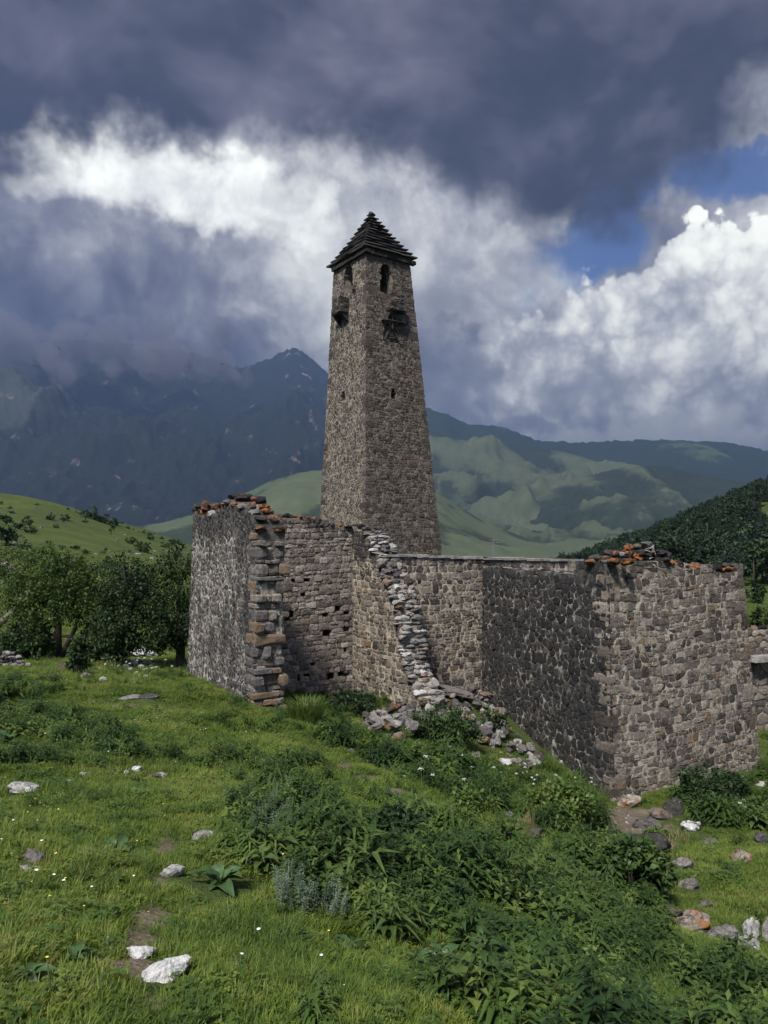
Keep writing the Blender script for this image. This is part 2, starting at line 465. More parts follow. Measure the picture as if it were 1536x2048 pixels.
# ------------------------------------------------------------------ terrain
# (px, py, depth) of points on the ground; depth from the walls and from the slope they stand on
GP = [(-300, 2048, 2.2), (0, 2048, 2.3), (380, 2048, 2.45), (768, 2048, 2.6), (1040, 2048, 3.0), (1300, 2048, 3.5), (1536, 2048, 4.0), (1900, 2048, 4.3),
      (-200, 1700, 4.3), (0, 1700, 4.4), (300, 1700, 4.9), (500, 1700, 5.0), (700, 1760, 4.9), (800, 1900, 3.9), (1000, 1800, 5.2), (1130, 1870, 5.4), (1300, 1880, 6.0), (1470, 1885, 6.8), (1700, 1900, 6.6),
      (-200, 1500, 8.0), (0, 1500, 8.0), (200, 1520, 8.2), (430, 1560, 7.6), (600, 1580, 8.0), (760, 1600, 8.0), (880, 1625, 8.2), (960, 1660, 8.6), (1060, 1690, 9.6), (1150, 1740, 8.6), (1330, 1790, 8.0), (1500, 1740, 9.6),
      (-200, 1345, 18.0), (0, 1345, 18.0), (150, 1350, 18.5), (300, 1345, 18.5), (372, 1338, 18.0), (430, 1365, 16.0), (500, 1402, 14.3), (300, 1430, 12.6), (100, 1430, 12.0), (400, 1470, 11.0),
      (548, 1425, 14.2), (570, 1440, 13.0), (650, 1480, 12.0), (760, 1540, 10.2), (600, 1408, 17.4), (705, 1398, 19.0), (830, 1432, 16.0), (770, 1415, 17.4), (720, 1440, 15.0), (850, 1500, 14.0), (820, 1465, 15.0),
      (900, 1385, 18.6), (955, 1402, 19.6), (1060, 1500, 17.0), (1140, 1560, 15.6), (1000, 1585, 12.6), (1120, 1610, 12.6), (1225, 1622, 14.6), (1240, 1660, 12.9), (1250, 1705, 11.4), (1400, 1590, 15.4), (1525, 1548, 17.2), (1700, 1540, 18.0), (1536, 1640, 13.4), (1400, 1680, 12.0), (1560, 1430, 24.0),
      (60, 1318, 24.0), (200, 1300, 27.0), (330, 1318, 23.5), (355, 1295, 28.0), (-200, 1300, 26.0),
      (0, 1215, 45.0), (200, 1215, 48.0), (330, 1190, 60.0), (0, 1140, 70.0), (200, 1150, 80.0), (340, 1130, 95.0), (-300, 1120, 70.0),
      (0, 1070, 110.0), (200, 1085, 125.0), (330, 1105, 145.0), (0, 993, 170.0), (60, 996, 178.0), (130, 1010, 180.0), (200, 1032, 185.0), (260, 1050, 190.0), (330, 1072, 200.0), (390, 1092, 205.0), (-400, 960, 170.0), (480, 1125, 210.0),
      (1500, 1240, 50.0), (1500, 1180, 80.0), (1560, 1185, 90.0), (1400, 1170, 110.0), (1200, 1140, 190.0), (1200, 1112, 300.0), (1300, 1080, 290.0), (1400, 1035, 280.0), (1480, 1000, 270.0), (1536, 978, 262.0), (1700, 920, 255.0), (1900, 880, 250.0), (1450, 1110, 180.0), (1536, 1090, 160.0), (1700, 1080, 150.0),
      (1300, 1125, 200.0), (1536, 1160, 110.0), (640, 1220, 42.0), (760, 1230, 44.0), (900, 1220, 46.0), (1100, 1230, 44.0), (760, 1165, 120.0), (560, 1160, 110.0), (900, 1165, 150.0), (1020, 1165, 250.0), (760, 1160, 200.0), (880, 1150, 300.0), (1100, 1145, 240.0), (700, 1150, 310.0), (1000, 1150, 380.0), (1100, 1150, 400.0), (1150, 1145, 350.0), (1140, 1150, 260.0), (1090, 1160, 310.0)]
WP = [(0, 0, 0.0), (-2.5, 0.5, 0.12), (2.5, 0.5, -0.5), (0, -3, 0.5), (-8, -5, 1.3), (8, -5, -0.8), (-20, 0, 2.2), (-12, 6, 0.6), (14, 4, -2.6), (25, 8, -5.0), (0, -40, 5.0), (-60, -20, 9), (60, -10, -9), (-90, 50, 9.0), (80, 40, -8.0)]
_pts = [tuple(P3(*p)) for p in GP] + [tuple(p) for p in WP]
_pts = np.array(_pts, float)


def _lp(x, y):
    r = np.sqrt(x * x + y * y) + 0.35
    return np.stack([np.arctan2(x, y + 0.0) * 1.15, np.log(r)], -1)


_Q = _lp(_pts[:, 0], _pts[:, 1])
_n = len(_Q)


def _phi(r2):
    return np.sqrt(r2 + 0.0004)


_d2 = ((_Q[:, None, :] - _Q[None, :, :]) ** 2).sum(-1)
_Am = np.zeros((_n + 3, _n + 3))
_Am[:_n, :_n] = _phi(_d2) - np.eye(_n) * 0.02
_Am[:_n, _n] = 1; _Am[:_n, _n + 1:] = _Q
_Am[_n, :_n] = 1; _Am[_n + 1:, :_n] = _Q.T
_sol = np.linalg.solve(_Am, np.concatenate([_pts[:, 2], [0, 0, 0]]))


def zg(x, y):
    """height of the ground"""
    x = np.asarray(x, float); y = np.asarray(y, float)
    sh = x.shape
    q = _lp(x.ravel(), y.ravel())
    out = np.empty(len(q))
    for i in range(0, len(q), 20000):
        k = q[i:i + 20000]
        d2 = ((k[:, None, :] - _Q[None, :, :]) ** 2).sum(-1)
        out[i:i + 20000] = _phi(d2) @ _sol[:_n] + _sol[_n] + k @ _sol[_n + 1:]
    out = out.reshape(sh)
    r = np.sqrt(x * x + y * y)
    far = sstep(320.0, 900.0, r)
    back = sstep(0.2, -0.6, y / (r + 0.1)) * sstep(20, 60, r)
    out = out * (1 - far) + (-70.0) * far
    out = out * (1 - back) + np.clip(out, -30, 20) * back
    b = fbm(x / 0.9, y / 0.9, 3) * 0.022 + fbm(x / 3.1, y / 3.1, 3) * 0.05 * sstep(1, 6, r)
    b = b + fbm(x / 22.0, y / 22.0, 4) * 0.45 * sstep(25, 80, r) + fbm(x / 70.0, y / 70.0, 3) * 1.2 * sstep(90, 200, r)
    return out + b


def zg1(x, y): return float(zg(np.array([x]), np.array([y]))[0])


def hit(px, py, dmin=1.5, dmax=260.0):
    """first point where the ray through a photograph pixel meets the ground"""
    d = np.exp(np.linspace(math.log(dmin), math.log(dmax), 900))
    x = (px - CX) / F * d; z = EYE + (YH - py) / F * d
    below = z <= zg(x, d)
    i = int(np.argmax(below)) if below.any() else len(d) - 1
    return Vector((x[i], d[i], zg1(x[i], d[i])))


def proj(x, y, z):
    """world -> photograph pixels"""
    y = np.maximum(y, 0.05)
    return CX + x / y * F, YH - (z - EYE) / y * F


def in_poly(px, py, poly):
    px = np.asarray(px); py = np.asarray(py)
    c = np.zeros(px.shape, bool); n = len(poly)
    for i in range(n):
        x1, y1 = poly[i]; x2, y2 = poly[(i + 1) % n]
        if y1 == y2: continue
        t = ((y1 > py) != (y2 > py)) & (px < (x2 - x1) * (py - y1) / (y2 - y1) + x1)
        c ^= t
    return c


def soft_spots(px, py, spots):
    v = np.zeros(np.shape(px))
    for (x, y, rx, ry, s) in spots:
        v = np.maximum(v, s * np.exp(-(((px - x) / rx) ** 2 + ((py - y) / ry) ** 2)))
    return v


# bare earth: the trodden path on the left, the worn trail across the slope, the scree below the corner
DIRT = [(300, 1840, 55, 26, 1.0), (275, 1880, 48, 28, 1.0), (262, 1940, 55, 34, 1.0), (290, 2010, 60, 34, .7), (330, 1690, 40, 30, .75), (320, 1760, 40, 22, .6), (300, 1830, 30, 25, .7),
        (690, 1530, 22, 9, .8), (730, 1556, 28, 9, .9), (790, 1583, 32, 8, .95), (845, 1606, 30, 8, .8), (880, 1620, 25, 8, .6),
        (1250, 1632, 70, 18, 1.1), (1270, 1665, 85, 28, 1.1), (1220, 1700, 80, 22, 1.0), (1330, 1690, 60, 22, .6), (1180, 1625, 40, 12, .5), (1050, 1545, 45, 12, .7), (1010, 1530, 30, 10, .6),
        (1180, 1760, 45, 14, .5), (960, 1500, 40, 14, .5), (255, 1410, 60, 8, .6), (30, 1078, 8, 16, .9), (1300, 1780, 60, 14, .35), (860, 1420, 60, 20, .5), (890, 1385, 50, 16, .8)]


def build_ground():
    azs = np.concatenate([np.linspace(-180, -42, 40, endpoint=False), np.linspace(-42, 42, 260), np.linspace(42, 180, 41)[1:]])
    rs = np.concatenate([[0.0], np.exp(np.linspace(math.log(0.5), math.log(420), 300)), np.exp(np.linspace(math.log(420), math.log(16000), 24))[1:]])
    A, R = np.meshgrid(np.radians(azs), rs)
    x = R * np.sin(A); y = R * np.cos(A)
    z = zg(x, y)
    na, nr = len(azs), len(rs)
    v = np.stack([x, y, z], -1).reshape(-1, 3)
    i, j = np.meshgrid(np.arange(nr - 1), np.arange(na - 1), indexing='ij')
    a = (i * na + j).ravel()
    f = np.stack([a, a + 1, a + 1 + na, a + na], -1)[:, ::-1]
    px, py = proj(v[:, 0], v[:, 1], v[:, 2])
    front = (v[:, 1] > 1.0)
    dirt = np.where(front, soft_spots(px, py, DIRT), 0)
    o = mesh_obj('ground', v, f.tolist(), M['ground'], None, True, {'dirt': dirt})
    tag(o, kind='structure')
    return o


def mat_ground():
    m, g = new_mat('meadow_ground')
    p = geo_pos(g)
    n = g.noise(p, 0.35, 5.0, 0.6); n2 = g.noise(p, 3.0, 5.0, 0.65); n3 = g.noise(p, 25.0, 4.0, 0.65)
    grass = g.ramp(n * 0.5 + n2 * 0.5, [(0.3, (0.032, 0.046, 0.014)), (0.5, (0.064, 0.088, 0.022)), (0.7, (0.105, 0.122, 0.032))])
    grass = g.mix(g.ss(n3, 0.35, 0.7) * 0.5, grass, (0.025, 0.038, 0.012))
    n4 = g.noise(p, 0.09, 6.0, 0.68)
    grass = g.mix(g.ss(n4, 0.42, 0.62) * 0.55, grass, (0.034, 0.046, 0.018))
    soil = g.ramp(n2 * 0.4 + n3 * 0.6, [(0.3, (0.07, 0.055, 0.038)), (0.55, (0.15, 0.12, 0.085)), (0.75, (0.28, 0.24, 0.185))])
    d = attr(g, 'dirt') + (n2 - 0.5) * 0.7 + (n3 - 0.5) * 0.5
    col = g.mix(g.ss(d, 0.38, 0.62), grass, soil)
    finish(g, col, 0.95, n3 + n2, 0.7, 0.05, 0.1)
    return m


M['ground'] = mat_ground()
GROUND = build_ground()


# ------------------------------------------------------------------ far hills and mountains
def mat_hill(name, meadow1, meadow2, wood, rock, wood_t=0.5, rock_t=0.8, scale=0.004, streak=0.0):
    m, g = new_mat(name)
    p = geo_pos(g)
    n = g.noise(p, scale, 6.0, 0.62, 0.6)
    n2 = g.noise(p, scale * 5.0, 5.0, 0.62)
    n3 = g.noise(p, scale * 30.0, 4.0, 0.6)
    col = g.mix(g.ss(n2, 0.35, 0.7), meadow1, meadow2)
    wm = g.ss(n * 0.46 + n2 * 0.34 + n3 * 0.20 + attr(g, 'gully') * 0.40, wood_t - 0.05, wood_t + 0.06) * 0.85
    wc = g.mix(g.ss(n3, 0.35, 0.7), g.vm('SCALE', g.comb(*wood), scale=0.6), wood)
    col = g.mix(wm, col, wc)
    rm = g.ss(g.noise(g.vm('MULTIPLY', p, (1.0, 1.0, 0.35)), scale * 7.0, 6.0, 0.68), rock_t - 0.04, rock_t + 0.08)
    col = g.mix(rm, col, rock)
    dots = g.vor(p, scale * 24.0, 'F1')
    col = g.mix(g.ss(dots, 0.20, 0.13) * g.ss(n2, 0.4, 0.6), col, wood)
    finish(g, col, 0.95, None, spec=0.05)
    return m


def hill(name, prof, d0, d1, zb, mat, amp, nscale, seed, d2=None, rid=0.6, naz=300, nr=110, fine=0.0, shape=1.0):
    """a ridge that rises from depth d0 to its crest at depth d1, the crest following the profile, then falls away"""
    d2 = d2 or d1 * 1.25
    xs = np.array([p[0] for p in prof], float); ys = np.array([p[1] for p in prof], float)
    u = np.linspace(xs[0], xs[-1], naz)
    cy = np.interp(u, xs, ys)
    k = np.ones(7) / 7.0
    cy = np.convolve(np.pad(cy, 3, 'edge'), k, 'valid')
    t = np.concatenate([np.linspace(0, 1, nr), 1 + np.linspace(0, 1, 24)[1:]])
    U, T = np.meshgrid(u, t)
    d = np.where(T <= 1, d0 + (d1 - d0) * T, d1 + (d2 - d1) * (T - 1))
    x = (U - CX) / F * d; y = d
    zr = EYE + (YH - cy)[None, :] / F * d1
    rise = np.where(T <= 1, np.clip(T, 0, 1) ** shape, 1 - 0.8 * sstep(0, 1, T - 1))
    rd = ridged(x / nscale + seed, y / nscale + seed * 2.0, 6)
    fb_ = fbm(x / nscale * 1.4 + seed * 3, y / nscale * 1.4, 6)
    env = np.sin(np.clip(T, 0, 1) * math.pi) ** 0.7 * np.where(T <= 1, 1, 0) + 0.05
    rel = rid * (rd - 0.55) + (1 - rid) * fb_
    z = zb + (zr - zb) * rise + amp * rel * env + fine * fbm(x / 9.0, y / 9.0, 3) * np.clip(T * 3, 0, 1)
    na, nt = len(u), len(t)
    v = np.stack([x, y, z], -1).reshape(-1, 3)
    i, j = np.meshgrid(np.arange(nt - 1), np.arange(na - 1), indexing='ij')
    a = (i * na + j).ravel()
    f = np.stack([a, a + 1, a + 1 + na, a + na], -1)
    o = mesh_obj(name, v, f.tolist(), mat, None, True, {'gully': (-rel).ravel()})
    tag(o, kind='structure')
    return o


MH_far = mat_hill('far_mountain_slopes', (0.034, 0.043, 0.030), (0.05, 0.056, 0.036), (0.010, 0.016, 0.012), (0.15, 0.125, 0.11), 0.44, 0.64, 0.0016)
MH_mid = mat_hill('green_hill_slopes', (0.056, 0.070, 0.038), (0.078, 0.090, 0.050), (0.018, 0.028, 0.018), (0.10, 0.095, 0.07), 0.53, 0.85, 0.0024)
MH_meadow = mat_hill('meadow_hill_slopes', (0.060, 0.076, 0.040), (0.080, 0.094, 0.052), (0.024, 0.036, 0.020), (0.14, 0.125, 0.095), 0.72, 0.80, 0.004)
MH_wood = mat_hill('wooded_ridge_slopes', (0.05, 0.075, 0.03), (0.07, 0.09, 0.035), (0.014, 0.026, 0.015), (0.08, 0.08, 0.06), 0.30, 0.95, 0.003)

hill('mountain', [(-1100, 690), (-600, 685), (-200, 680), (0, 682), (120, 676), (260, 684), (400, 705), (480, 735), (530, 718), (570, 697), (592, 690), (620, 712), (652, 742), (720, 800), (800, 850), (900, 900), (1000, 950), (1100, 1000)],
     2300, 5200, -60, MH_far, 520, 1350, 1.7, 7000, 0.72, 520, 220, 9.0, 0.95)
hill('mountain_ridge', [(560, 1010), (650, 930), (740, 850), (800, 812), (850, 815), (900, 828), (935, 852), (975, 850), (1010, 856), (1075, 882), (1180, 884), (1300, 880), (1440, 884), (1510, 895), (1600, 915), (1900, 960), (2300, 990)],
     3000, 5000, -60, MH_wood, 120, 800, 4.2, 6600, 0.5, 300, 90, 9.0)
hill('hill', [(540, 1108), (640, 1060), (720, 990), (800, 905), (850, 855), (920, 880), (1000, 885), (1060, 890), (1130, 905), (1200, 925), (1250, 935), (1330, 965), (1450, 1000), (1600, 1040), (1800, 1100)],
     2100, 3600, -60, MH_mid, 210, 460, 2.6, 4700, 0.6, 300, 100, 3.0)
hill('hill', [(700, 1112), (860, 1075), (960, 1045), (1040, 1010), (1110, 975), (1180, 950), (1260, 930), (1330, 930), (1400, 945), (1480, 960), (1560, 975), (1800, 1000), (2200, 1010)],
     1500, 2700, -60, MH_mid, 140, 380, 6.1, 3500, 0.6, 300, 100, 2.5)
hill('hill', [(-500, 1075), (0, 1072), (200, 1062), (330, 1045), (420, 1020), (480, 992), (540, 962), (600, 944), (660, 938), (740, 940), (830, 960), (900, 1000), (960, 1040), (1050, 1075), (1150, 1100), (1300, 1135)],
     900, 1700, -60, MH_meadow, 22, 300, 8.3, 2400, 0.3, 260, 80, 1.0)

# ------------------------------------------------------------------ masonry
def clip_half(poly, nx, ny, c):
    """keep the side nx*x+ny*y <= c"""
    out = []
    n = len(poly)
    for i in range(n):
        ax, ay = poly[i]; bx, by = poly[(i + 1) % n]
        da = nx * ax + ny * ay - c; db = nx * bx + ny * by - c
        if da <= 0: out.append((ax, ay))
        if (da < 0) != (db < 0) and da != db:
            t = da / (da - db)
            out.append((ax + (bx - ax) * t, ay + (by - ay) * t))
    return out


def rubble_cells(u0, u1, v0, v1, row, asp, jit, rng):
    """cells of a rough coursed wall: Voronoi cells of seeds jittered about rows (asp = width / height)"""
    rows = []
    v = v0 - row * 0.3
    while v < v1 + row:
        h = row * rng.uniform(0.55, 1.5)
        us = []
        u = u0 - row * asp * rng.uniform(0, 1)
        while u < u1 + row * asp:
            w = h * asp * rng.uniform(0.5, 1.75)
            us.append(((u + w / 2) / asp, v + h / 2 + rng.normal() * jit * row, (row * rng.choice([0.0, 0.25, 0.42, 0.62], p=[.3, .35, .23, .12])) ** 2))
            u += w
        rows.append(us); v += h
    cells = []
    for k, us in enumerate(rows):
        near = [q for kk in range(max(0, k - 2), min(len(rows), k + 3)) for q in rows[kk]]
        na = np.array(near)
        for (x, y, wt) in us:
            d2 = (na[:, 0] - x) ** 2 + (na[:, 1] - y) ** 2
            idx = np.argsort(d2)[1:15]
            R = row * 1.6
            poly = [(x - R, y - R), (x + R, y - R), (x + R, y + R), (x - R, y + R)]
            for i in idx:
                if d2[i] > (3.2 * row) ** 2: break
                qx, qy, qw = na[i]
                nx, ny = qx - x, qy - y
                poly = clip_half(poly, nx, ny, nx * (x + qx) / 2 + ny * (y + qy) / 2 + (wt - qw) / 2)
                if len(poly) < 3: break
            if len(poly) >= 3:
                cells.append([(p[0] * asp, p[1]) for p in poly])
    return cells


def coursed_cells(u0, u1, v0, v1, row, asp, rng):
    """rough courses: wavy beds, stones of mixed length, some courses split by thin stones or bridged by a tall one"""
    cells = []
    v = v0; k = 0
    bed = lambda u, kk, r: 0.22 * r * mnoise.noise(Vector((u * 1.1, kk * 7.3, 1.7))) + 0.13 * r * mnoise.noise(Vector((u * 4.5, kk * 3.1, 5.2)))
    sag = lambda u, v: 0.5 * row * mnoise.noise(Vector((u * 0.35, v * 0.2, 9.0)))
    while v < v1 + row:
        h = row * rng.choice([0.6, 0.85, 1.05, 1.35], p=[.2, .3, .3, .2]) * rng.uniform(.9, 1.1)
        u = u0 - row * rng.uniform(0, 1.5)
        tl = rng.normal() * 0.1 * row
        while u < u1 + row:
            w = max(0.45, rng.lognormal(0.0, .38)) * asp * (row * .55 + h * .45)
            tr = rng.normal() * 0.12 * row
            f = lambda x, top: (v + h if top else v) + bed(x, k + (1 if top else 0), row) + sag(x, v)
            x0, x1 = u, u + w
            xm = (x0 + x1) / 2 + rng.normal() * .1 * w
            lo = [(x0 - tl, f(x0, 0)), (xm, f(xm, 0)), (x1 - tr, f(x1, 0))]
            hi = [(x1 + tr, f(x1, 1)), (xm, f(xm, 1)), (x0 + tl, f(x0, 1))]
            q = rng.random()
            if q < .14 and h > row * .9:          # two thin stones one above the other
                t = rng.uniform(.35, .65)
                md = [(a[0] * (1 - t) + b[0] * t, a[1] * (1 - t) + b[1] * t) for a, b in zip(lo, hi[::-1])]
                cells += [lo + md[::-1], md + hi]
            elif q < .24 and w > row * 1.1:       # a pair of small ones side by side
                t = rng.uniform(.35, .65)
                m0 = (x0 + (x1 - x0) * t, f(x0 + (x1 - x0) * t, 0)); m1 = (m0[0] + rng.normal() * .1 * row, f(m0[0], 1))
                cells += [[lo[0], m0, m1, hi[2]], [m0, lo[2], hi[0], m1]]
            else:
                cells.append(lo + hi)
            u = x1; tl = tr
        v += h; k += 1
    return cells


def poly_area(p):
    return 0.5 * sum(p[i][0] * p[(i + 1) % len(p)][1] - p[(i + 1) % len(p)][0] * p[i][1] for i in range(len(p)))


class Wall:
    """a plane, battered wall: BL->BR along its foot, TL/TR its top corners; n = direction into the wall"""
    def __init__(s, BL, BR, TR, TL, thick, inward):
        s.BL, s.BR, s.TR, s.TL = [Vector(p) for p in (BL, BR, TR, TL)]
        s.T = thick
        s.e = (s.BR - s.BL); s.e.z = 0; s.L = s.e.length; s.e.normalize()
        s.n = Vector(inward); s.n.z = 0; s.n -= s.e * s.n.dot(s.e); s.n.normalize()
        s.z0, s.z1 = s.BL.z, s.TL.z
        s.H = s.z1 - s.z0
        s.uL1 = (s.TL - s.BL).dot(s.e); s.uR1 = (s.TR - s.BL).dot(s.e)
        s.bat = (s.TL - s.BL).dot(s.n) / s.H

    def uL(s, v): return s.uL1 * (v - s.z0) / s.H
    def uR(s, v): return s.L + (s.uR1 - s.L) * (v - s.z0) / s.H

    def P(s, u, v, depth=0.0):
        q = s.BL + s.e * u + s.n * (s.bat * (v - s.z0) + depth)
        return Vector((q.x, q.y, v))

    def u_at(s, px, v=None):
        """wall coordinate u whose base point projects to photograph column px"""
        k = (px - CX) / F
        v = s.z0 if v is None else v
        o = s.P(0, v)
        return (k * o.y - o.x) / (s.e.x - k * s.e.y)

    def v_at(s, u, py):
        d = s.P(u, s.z0).y
        z = EYE + (YH - py) / F * d
        for _ in range(3):
            d = s.P(u, z).y
            z = EYE + (YH - py) / F * d
        return z

    def uv_at(s, px, py):
        v = s.z0 + s.H * 0.5
        u = 0
        for _ in range(4):
            u = s.u_at(px, v); v = s.v_at(u, py)
        return u, v


def core_mesh(w, name, mat, parent, top=None, holes=(), cell=0.11, ends=(True, True), jit=0.010):
    """the mortared core of a wall: a slab built cell by cell so that holes and a ragged top are real
    holes: (test(u,v) -> bool, depth or None for through)"""
    nu = max(2, int(round(w.L / cell))); nv = max(2, int(round(w.H / cell)))
    vs = np.linspace(w.z0, w.z1, nv + 1)
    dep = np.zeros((nv, nu)); solid = np.ones((nv, nu), bool)
    for j in range(nv):
        vc = (vs[j] + vs[j + 1]) / 2
        a, b = w.uL(vc), w.uR(vc)
        for i in range(nu):
            uc = a + (b - a) * (i + 0.5) / nu
            if top is not None and vc > top(uc): solid[j, i] = False; continue
            for test, dd in holes:
                if test(uc, vc):
                    if dd is None: solid[j, i] = False
                    else: dep[j, i] = dd
    verts = []; vid = {}; faces = []

    def V(i, j, d):
        k = (i, j, round(d, 3))
        if k not in vid:
            v = vs[j]; a, b = w.uL(v), w.uR(v)
            u = a + (b - a) * i / nu
            if not ends[0]: u = max(u, a + d * 0.5)
            if not ends[1]: u = min(u, b - d * 0.5)
            p = w.P(u, v, d)
            if d < w.T - 1e-3:
                q = mnoise.noise_vector(p * 3.0) * jit * 1.5 + mnoise.noise_vector(p * 9.0) * jit
                if i in (0, nu): q = q * 0.2
                p = p + q
            vid[k] = len(verts); verts.append(p)
        return vid[k]

    T = w.T
    for j in range(nv):
        for i in range(nu):
            if not solid[j, i]: continue
            d = dep[j, i]
            faces.append((V(i, j, d), V(i + 1, j, d), V(i + 1, j + 1, d), V(i, j + 1, d)))
            faces.append((V(i, j + 1, T), V(i + 1, j + 1, T), V(i + 1, j, T), V(i, j, T)))
            for (di, dj, p, q) in ((-1, 0, (i, j + 1), (i, j)), (1, 0, (i + 1, j), (i + 1, j + 1)), (0, -1, (i, j), (i + 1, j)), (0, 1, (i + 1, j + 1), (i, j + 1))):
                ii, jj = i + di, j + dj
                if 0 <= ii < nu and 0 <= jj < nv:
                    nd = dep[jj, ii] if solid[jj, ii] else T
                else:
                    if ii < 0 and not ends[0]: continue
                    if ii >= nu and not ends[1]: continue
                    nd = T
                if nd > d + 1e-6:
                    faces.append((V(p[0], p[1], d), V(p[0], p[1], nd), V(q[0], q[1], nd), V(q[0], q[1], d)))
    return mesh_obj(name, verts, faces, mat, parent)


def stone_geo(w, poly, rng, joint, proud, bulge, embed=0.05, rnd=0.26):
    """one stone of a wall face: rounded cell outline, bulging face"""
    n = len(poly)
    # shrink, drop tiny edges, cut the corners
    cx = sum(p[0] for p in poly) / n; cy = sum(p[1] for p in poly) / n
    ar = abs(poly_area(poly)); rad = math.sqrt(max(ar, 1e-6)) * 0.5
    k = max(0.35, 1.0 - joint / rad)
    pl = [(cx + (x - cx) * k, cy + (y - cy) * k) for x, y in poly]
    q = []
    for i in range(n):
        x0, y0 = pl[i]; x1, y1 = pl[(i + 1) % n]
        if (x1 - x0) ** 2 + (y1 - y0) ** 2 < (rad * 0.22) ** 2:
            q.append(((x0 + x1) / 2, (y0 + y1) / 2)); continue
        a = rnd * rng.uniform(0.6, 1.3)
        q.append((x0 + (x1 - x0) * a, y0 + (y1 - y0) * a)); q.append((x0 + (x1 - x0) * (1 - a), y0 + (y1 - y0) * (1 - a)))
    pl = q; n = len(pl)
    tx, ty = rng.normal() * 0.07, rng.normal() * 0.07
    pr = proud * rng.uniform(0.15, 1.5)
    verts = []
    for (kk, dp) in ((1.0, -embed), (0.985, pr - 0.006), (0.92, pr + 0.001), (0.5, pr + bulge)):
        for (x, y) in pl:
            jx, jy = rng.normal() * 0.02 * rad, rng.normal() * 0.02 * rad
            X_, Y_ = cx + (x - cx) * kk + jx, cy + (y - cy) * kk + jy
            dd = dp + (tx * (X_ - cx) + ty * (Y_ - cy)) * (1 if dp > -embed else 0) + (rng.normal() * 0.004 if dp > -embed else 0)
            verts.append(w.P(X_, Y_, -dd))
    verts.append(w.P(cx, cy, -(pr + bulge * 1.15)))
    faces = []
    for r in range(3):
        for i in range(n):
            j = (i + 1) % n
            faces.append((r * n + i, r * n + j, (r + 1) * n + j, (r + 1) * n + i))
    c = len(verts) - 1
    for i in range(n): faces.append((3 * n + i, 3 * n + (i + 1) % n, c))
    # size in the picture, for choosing the stones that are built singly
    p = w.P(cx, cy)
    vis = ar / (p.y ** 2) * abs((Vector((0, 0, EYE)) - p).normalized().dot(w.n))
    return verts, faces, vis


def wall_stones(w, mat, row, asp, rng, joint=0.016, proud=0.022, bulge=0.012, jit=0.14, top=None, holes=(), skip=None, rnd=0.26, vmin=None, tonef=None, ulim=None, smooth=False, coursed=False):
    """stones of one wall face -> list of (visible size, verts, faces, tone, mat)"""
    u_lo = min(0, w.uL1); u_hi = max(w.L, w.uR1)
    out = []
    zlo = vmin if vmin is not None else w.z0
    src = coursed_cells(u_lo, u_hi, zlo, w.z1, row, asp, rng) if coursed else rubble_cells(u_lo, u_hi, zlo, w.z1, row, asp, jit, rng)
    for poly in src:
        # trapezoid sides
        sl = w.uL1 / w.H
        poly = clip_half(poly, -1.0, sl, sl * w.z0 + 0.02)
        if len(poly) < 3: continue
        sr = (w.uR1 - w.L) / w.H
        poly = clip_half(poly, 1.0, -sr, w.L - sr * w.z0 + 0.02)
        if len(poly) < 3: continue
        cx = sum(p[0] for p in poly) / len(poly)
        cy = sum(p[1] for p in poly) / len(poly)
        tv = (top(cx) if top else w.z1)
        if cy > tv: continue
        poly = clip_half(poly, 0.0, 1.0, tv + 0.05)
        if len(poly) < 3: continue
        cx = sum(p[0] for p in poly) / len(poly); cy = sum(p[1] for p in poly) / len(poly)
        if ulim and not (ulim[0] <= cx <= ulim[1]): continue
        if any(t(cx, cy) for t, _ in holes): continue
        if skip and skip(cx, cy): continue
        a = poly_area(poly)
        if abs(a) < row * row * asp * 0.06: continue
        if a < 0: poly = poly[::-1]
        v, f, vis = stone_geo(w, poly, rng, joint, proud, bulge, rnd=rnd)
        tn = float(np.clip(rng.beta(1.5, 1.5) + (tonef(cx, cy) if tonef else 0), 0, 1))
        out.append((vis, v, f, tn, mat, smooth))
    return out


def lay_stones(stones, parent, nmax=300):
    """the largest in view singly, the rest joined; `parent` chosen per stone: list of (stones, part)"""
    allst = [(s[0], s, par) for lst, par in stones for s in lst]
    allst.sort(key=lambda t: -t[0])
    for k, (_, s, par) in enumerate(allst[:nmax]):
        _, v, f, tn, mat, sm = s
        o = mesh_obj('stone', v, f, mat, par, sm, {'tone': [tn] * len(v)})
    rest = {}
    for _, s, par in allst[nmax:]:
        rest.setdefault((id(par), s[4].name), (par, s[4], []))[2].append(s)
    for par, mat, lst in rest.values():
        V = []; Fc = []; T = []
        for _, v, f, tn, _m, sm in lst:
            b = len(V); V += v; T += [tn] * len(v)
            Fc += [tuple(i + b for i in q) for q in f]
        o = mesh_obj('stonework', V, Fc, mat, par, sm, {'tone': T})
        tag(o, kind='stuff')


